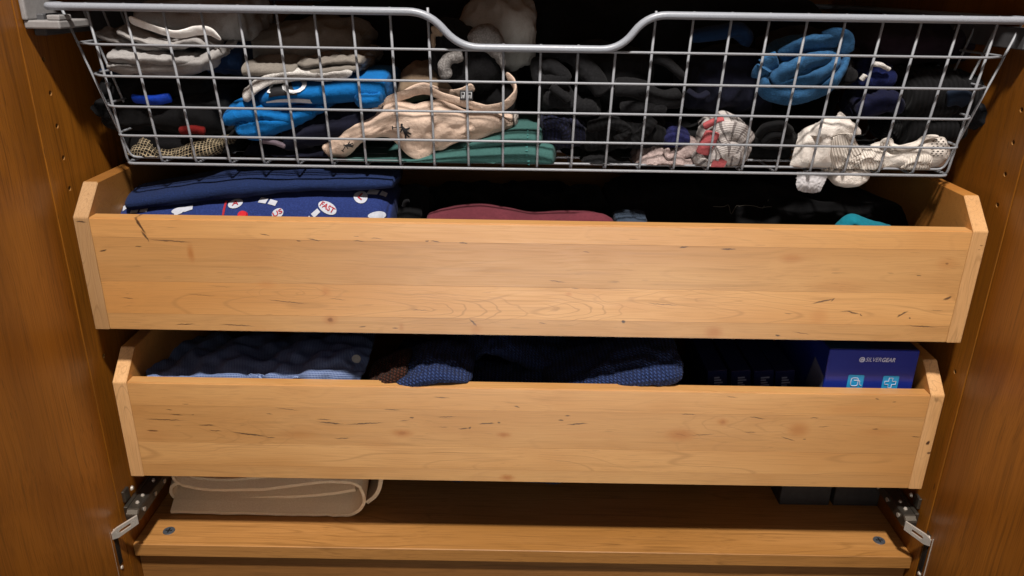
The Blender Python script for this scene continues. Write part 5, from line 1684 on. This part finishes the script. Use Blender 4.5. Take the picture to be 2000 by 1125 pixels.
boxblue = NT('printed_card_blue')
nz = boxblue.noise(boxblue.n('TexCoord').outputs['Object'], 12.0, 2.0)
boxblue.put(boxblue.b.inputs['Base Color'], boxblue.mix(nz, C('1C3090'), C('1A2878')))
boxblue.b.inputs['Roughness'].default_value = 0.28
boxblue.b.inputs['Specular IOR Level'].default_value = 0.5
boxblue = boxblue.m
darkblue = plain('dark_blue_card', C('141B44'), 0.3, 0.5)
cyan = plain('cyan_print', C('2596CE'), 0.4, 0.4)
palepr = plain('pale_print', C('C8CDE0'), 0.5, 0.4)
p00, p10 = at(1621, 683, y=0.032), at(1803, 685, y=0.032)
zbot = -0.1951 - HD + 0.0142
xl, xr = p00[0], p10[0] - 0.003
ztop = (p00[2] + p10[2]) / 2
carton = thing('blue_box', ((xl + xr) / 2, 0.09, zbot), 'dark blue card box with brand name and two light blue icons', 'box')
box('carton', (xl, 0.032, zbot), (xr, 0.200, ztop), boxblue, carton, 0.0008)
bm = bmesh.new()
add_box(bm, (xl + 0.001, 0.0335, ztop), (xr - 0.001, 0.199, ztop + 0.0006), 0)
bm_mesh('lid', bm, darkblue, carton)


def flat(name, verts, faces, px, py, y, mat, par, axis='Y', sx=1, sy=1):
    p_ = at(px, py, y=y) if axis == 'Y' else None
    return mesh(name, [p_ + np.array([v[0] * sx, 0, v[1] * sy]) for v in verts], faces, mat, par)


yf_ = 0.0316
for (word, bold, xa_, xb_, py_) in (('SILVER', False, 1691.0, 1721.4, 703.0), ('GEAR', True, 1722.8, 1748.6, 703.6)):
    V_, F_ = text_vf(word, 0.0074, bold, 0.25)
    w0 = max(v[0] for v in V_) - min(v[0] for v in V_)
    c0_ = (max(v[0] for v in V_) + min(v[0] for v in V_)) / 2
    k_ = (at(xb_, py_, y=yf_)[0] - at(xa_, py_, y=yf_)[0]) / w0
    flat('lettering', [(v[0] - c0_, v[1]) for v in V_], F_, (xa_ + xb_) / 2, py_, yf_, palepr, carton, sx=k_)
e1 = ellipse(0.0033, 0.0033, 20)
flat('logo', e1, [tuple(range(20))], 1684, 702.5, yf_, palepr, carton)
arc = [(0.0019 * math.cos(a), 0.0019 * math.sin(a)) for a in np.linspace(0.5, 5.4, 14)] + [(0.0002, -0.0002)]
arc_p = [at(1684, 702.5, y=yf_ - 0.0002) + np.array([q[0], 0, q[1]]) for q in arc]
tube('logo', arc_p, 0.00028, boxblue, carton, 4)


def rrect(w, h, r, n=5):
    o = []
    for (cx, cy, a0) in ((w - r, h - r, 0), (-w + r, h - r, 90), (-w + r, -h + r, 180), (w - r, -h + r, 270)):
        for k in range(n):
            a = math.radians(a0 + 90 * k / (n - 1))
            o.append((cx + r * math.cos(a), cy + r * math.sin(a)))
    return o


for k, (px, py) in enumerate(((1670.5, 746), (1738.5, 748))):
    rr_ = rrect(0.0092, 0.0092, 0.0018)
    ic = flat('icon', rr_, [tuple(range(len(rr_)))], px, py, yf_, cyan, carton)
    c_ = at(px, py, y=yf_ - 0.0003)
    if k:
        q = [(-1, 3), (1, 3), (1, 1), (3, 1), (3, -1), (1, -1), (1, -3), (-1, -3), (-1, -1), (-3, -1), (-3, 1), (-1, 1)]
        tube('symbol', [c_ + np.array([a * 0.0021, 0, b * 0.0021]) for a, b in q], 0.00048, palepr, ic, 5, True)
    else:
        q = rounded_path([(-0.0052, 0, -0.0052), (-0.0052, 0, 0.0052), (0.0030, 0, 0.0052), (0.0030, 0, -0.0052)], 0.0028, True, 5)
        tube('symbol', [c_ + np.array(a) for a in q], 0.00048, palepr, ic, 5, True)
        q = rounded_path([(-0.0020, 0, 0.0022), (0.0048, 0, 0.0022), (0.0052, 0, -0.0040), (0.0078, 0, -0.0046)], 0.002, False, 4)
        tube('symbol', [c_ + np.array(a) for a in q], 0.00048, palepr, ic, 5)
# printed stripes on the left side of the box
for (ya, yb, za, zb_, m_) in ((0.034, 0.060, ztop - 0.030, ztop - 0.002, palepr), (0.070, 0.078, ztop - 0.026, ztop - 0.004, palepr)):
    V_ = [(xl - 0.0004, ya, za), (xl - 0.0004, ya, za - 0.028), (xl - 0.0004, yb, za - 0.010), (xl - 0.0004, yb, zb_ - 0.014)]
mesh('stripe', [(xl - 0.0004, 0.034, ztop - 0.036), (xl - 0.0004, 0.034, ztop - 0.070), (xl - 0.0004, 0.082, ztop - 0.070), (xl - 0.0004, 0.066, ztop - 0.026)], [(0, 1, 2, 3)], plain('grey_blue_print', C('6A7296'), 0.4, 0.4), carton)
for k in range(3):
    mesh('stripe', [(xl - 0.0004, 0.050 + k * 0.014, ztop - 0.012), (xl - 0.0004, 0.054 + k * 0.014, ztop - 0.012), (xl - 0.0004, 0.090 + k * 0.014, ztop - 0.002), (xl - 0.0004, 0.086 + k * 0.014, ztop - 0.002)], [(0, 1, 2, 3)], plain('blue_print', C('46509A'), 0.4, 0.4), carton)

sbx = ['leftmost of the four slim dark blue boxes in lower drawer', 'second slim dark blue box from the sweater', 'third slim dark blue box from the sweater', 'slim dark blue box nearest the big blue box']
for k, px in enumerate((1418, 1464, 1509, 1550)):
    p = at(px, 733, y=0.060)
    pt = at(px - 12, 716, y=0.060)
    x0, x1 = p[0] - 0.0115, p[0] + 0.0115
    bx_ = thing('slim_box', (p[0], 0.10, zbot), sbx[k], 'box', 'slim dark blue boxes in a row')
    z1 = at(px, 722, y=0.060)[2]
    sh_ = Matrix.Translation((p[0], 0, zbot)) @ Matrix.Rotation(-0.10, 4, 'Y') @ Matrix.Translation((-p[0], 0, -zbot))
    box('carton', (x0, 0.058, zbot), (x1, 0.190, z1), darkblue, bx_, 0.0006, mtx=sh_)
    V_ = []
    F_ = []
    for r_ in range(5):
        y0_ = z1 - 0.008 - 0.0034 * r_
        wv = 0.0040 + 0.0012 * ((r_ * 7 + k) % 3)
        n0 = len(V_)
        V_ += [sh_ @ Vector((p[0] - 0.004, 0.0575, y0_)), sh_ @ Vector((p[0] - 0.004 + wv * 1.6, 0.0575, y0_)), sh_ @ Vector((p[0] - 0.004 + wv * 1.6, 0.0575, y0_ - 0.0020)), sh_ @ Vector((p[0] - 0.004, 0.0575, y0_ - 0.0020))]
        F_.append((n0, n0 + 1, n0 + 2, n0 + 3))
    mesh('print', [v[:] for v in V_], F_, plain('slate_print', C('8A94B0'), 0.4, 0.4), bx_)
one('black_pouch', [(1548, 726, 960, 0.085, 0.03), (1568, 700, 960, 0.075, 0.04), (1596, 712, 960, 0.08, 0.04)], black, 'black pouch between slim boxes and the big blue box', 'pouch', seed=231, amp=0.001, n=40, m=40)
one('black_garment', [(1310, 730, 960, 0.10, 0.08), (1360, 726, 960, 0.095, 0.08), (1410, 735, 960, 0.1, 0.08)], black, 'black cloth between the sweater and slim boxes', 'garment', seed=232)

# ------------------------------------------------------------------ bottom board: folded felt and grey boxes
felt = cloth('cream_felt', C('F2DFC2'), C('E2CBA8'), kind='terry', bump=0.3)
felt_e = cloth('cream_felt_edge', C('DCC4AA'), C('BDA288'))


def felt_strip(pts, y0, y1, thick, name, parent, ragged=0.0, skew=0.0, rise=0.0):
    """a felt sheet: profile (px, py) seen at depth y0, run back to y1"""
    P = np.array([at(px, py, y=y0) for px, py in pts])
    P = catmull(P, 90)
    P[:, 2] = np.maximum(P[:, 2], ZS + thick * 0.5 + 0.0015)
    T = np.gradient(P[:, [0, 2]], axis=0)
    T /= np.linalg.norm(T, axis=1)[:, None]
    Nn = np.stack([-T[:, 1], T[:, 0]], 1)
    nb = 16
    V = []
    for s in (0.5, -0.5):
        for k in range(nb):
            f = k / (nb - 1)
            y = y0 + (y1 - y0) * f
            rag = ragged * fbm(np.stack([P[:, 0] * 160, P[:, 2] * 160, 0 * P[:, 0] + 3], 1), 3) * (1 if k == 0 else 0)
            wob_ = 0.0012 * perlin(np.stack([P[:, 0] * 20, P[:, 2] * 20, 0 * P[:, 0] + y * 20], 1))
            V.append(np.stack([P[:, 0] + Nn[:, 0] * (thick * s + wob_) + skew * f, y + rag, P[:, 2] + Nn[:, 1] * (thick * s + wob_) + rise * (1 - math.exp(-3.5 * f)) / 0.97], 1))
    V = np.array(V)
    n = 90
    idx = lambda s, k, i: (s * nb + k) * n + i
    F, MI = [], []
    for k in range(nb - 1):
        for i in range(n - 1):
            F.append((idx(0, k, i), idx(0, k, i + 1), idx(0, k + 1, i + 1), idx(0, k + 1, i)))
            F.append((idx(1, k, i), idx(1, k + 1, i), idx(1, k + 1, i + 1), idx(1, k, i + 1)))
    for i in range(n - 1):
        F.append((idx(0, 0, i), idx(1, 0, i), idx(1, 0, i + 1), idx(0, 0, i + 1)))
        F.append((idx(0, nb - 1, i), idx(0, nb - 1, i + 1), idx(1, nb - 1, i + 1), idx(1, nb - 1, i)))
    for k in range(nb - 1):
        F.append((idx(0, k, 0), idx(0, k + 1, 0), idx(1, k + 1, 0), idx(1, k, 0)))
        F.append((idx(0, k, n - 1), idx(1, k, n - 1), idx(1, k + 1, n - 1), idx(0, k + 1, n - 1)))
    return mesh(name, V.reshape(-1, 3), F, [felt], parent, smooth=False, recalc=True)


f1 = felt_strip([(334, 1004), (420, 1006), (500, 1005), (580, 1009), (650, 1012), (690, 1004), (710, 984), (706, 960), (690, 946), (650, 941), (590, 946), (530, 954), (470, 957), (400, 955), (356, 946), (340, 934), (346, 918), (372, 906)],
                0.066, 0.26, 0.0040, 'felt_mat', None, ragged=0.0014, rise=0.036)
tag(f1, 'cream felt mat loosely folded on the bottom board', 'mat')
felt_strip([(716, 982), (734, 966), (742, 944), (738, 920), (700, 906), (560, 900), (420, 900)], 0.080, 0.40, 0.0052, 'felt_layer', f1)
felt_strip([(350, 940), (334, 952), (336, 968), (356, 975), (450, 974), (560, 970), (640, 965), (694, 957)], 0.084, 0.26, 0.0040, 'felt_layer', f1, rise=0.030)
felt_strip([(372, 934), (430, 938), (470, 936), (520, 932), (600, 922), (660, 915)], 0.075, 0.36, 0.0036, 'felt_layer', f1)
greybox = metal('dark_grey_card', C('242120'), 0.6, 0.0)
for k, (a, b, lab) in enumerate(((1522, 1620, 'left of two dim grey cartons at the back of bottom board'), (1626, 1714, 'right of two dim grey cartons, beside the right hinge'))):
    pa, pb = at(a, 988, z=ZS), at(b, 988, z=ZS)
    gb = thing('grey_carton', ((pa[0] + pb[0]) / 2, 0.18, ZS), lab, 'carton', 'grey cartons on the bottom board')
    box('carton', (pa[0], 0.1065, ZS + 0.0005), (pb[0] - 0.001, 0.24, ZS + 0.085), greybox, gb, 0.001)
    box('flap', (pa[0] + 0.002, 0.1058, ZS + 0.050), (pb[0] - 0.003, 0.1064, ZS + 0.083), metal('grey_flap', C('1E1C1B'), 0.6, 0.0), gb, 0)
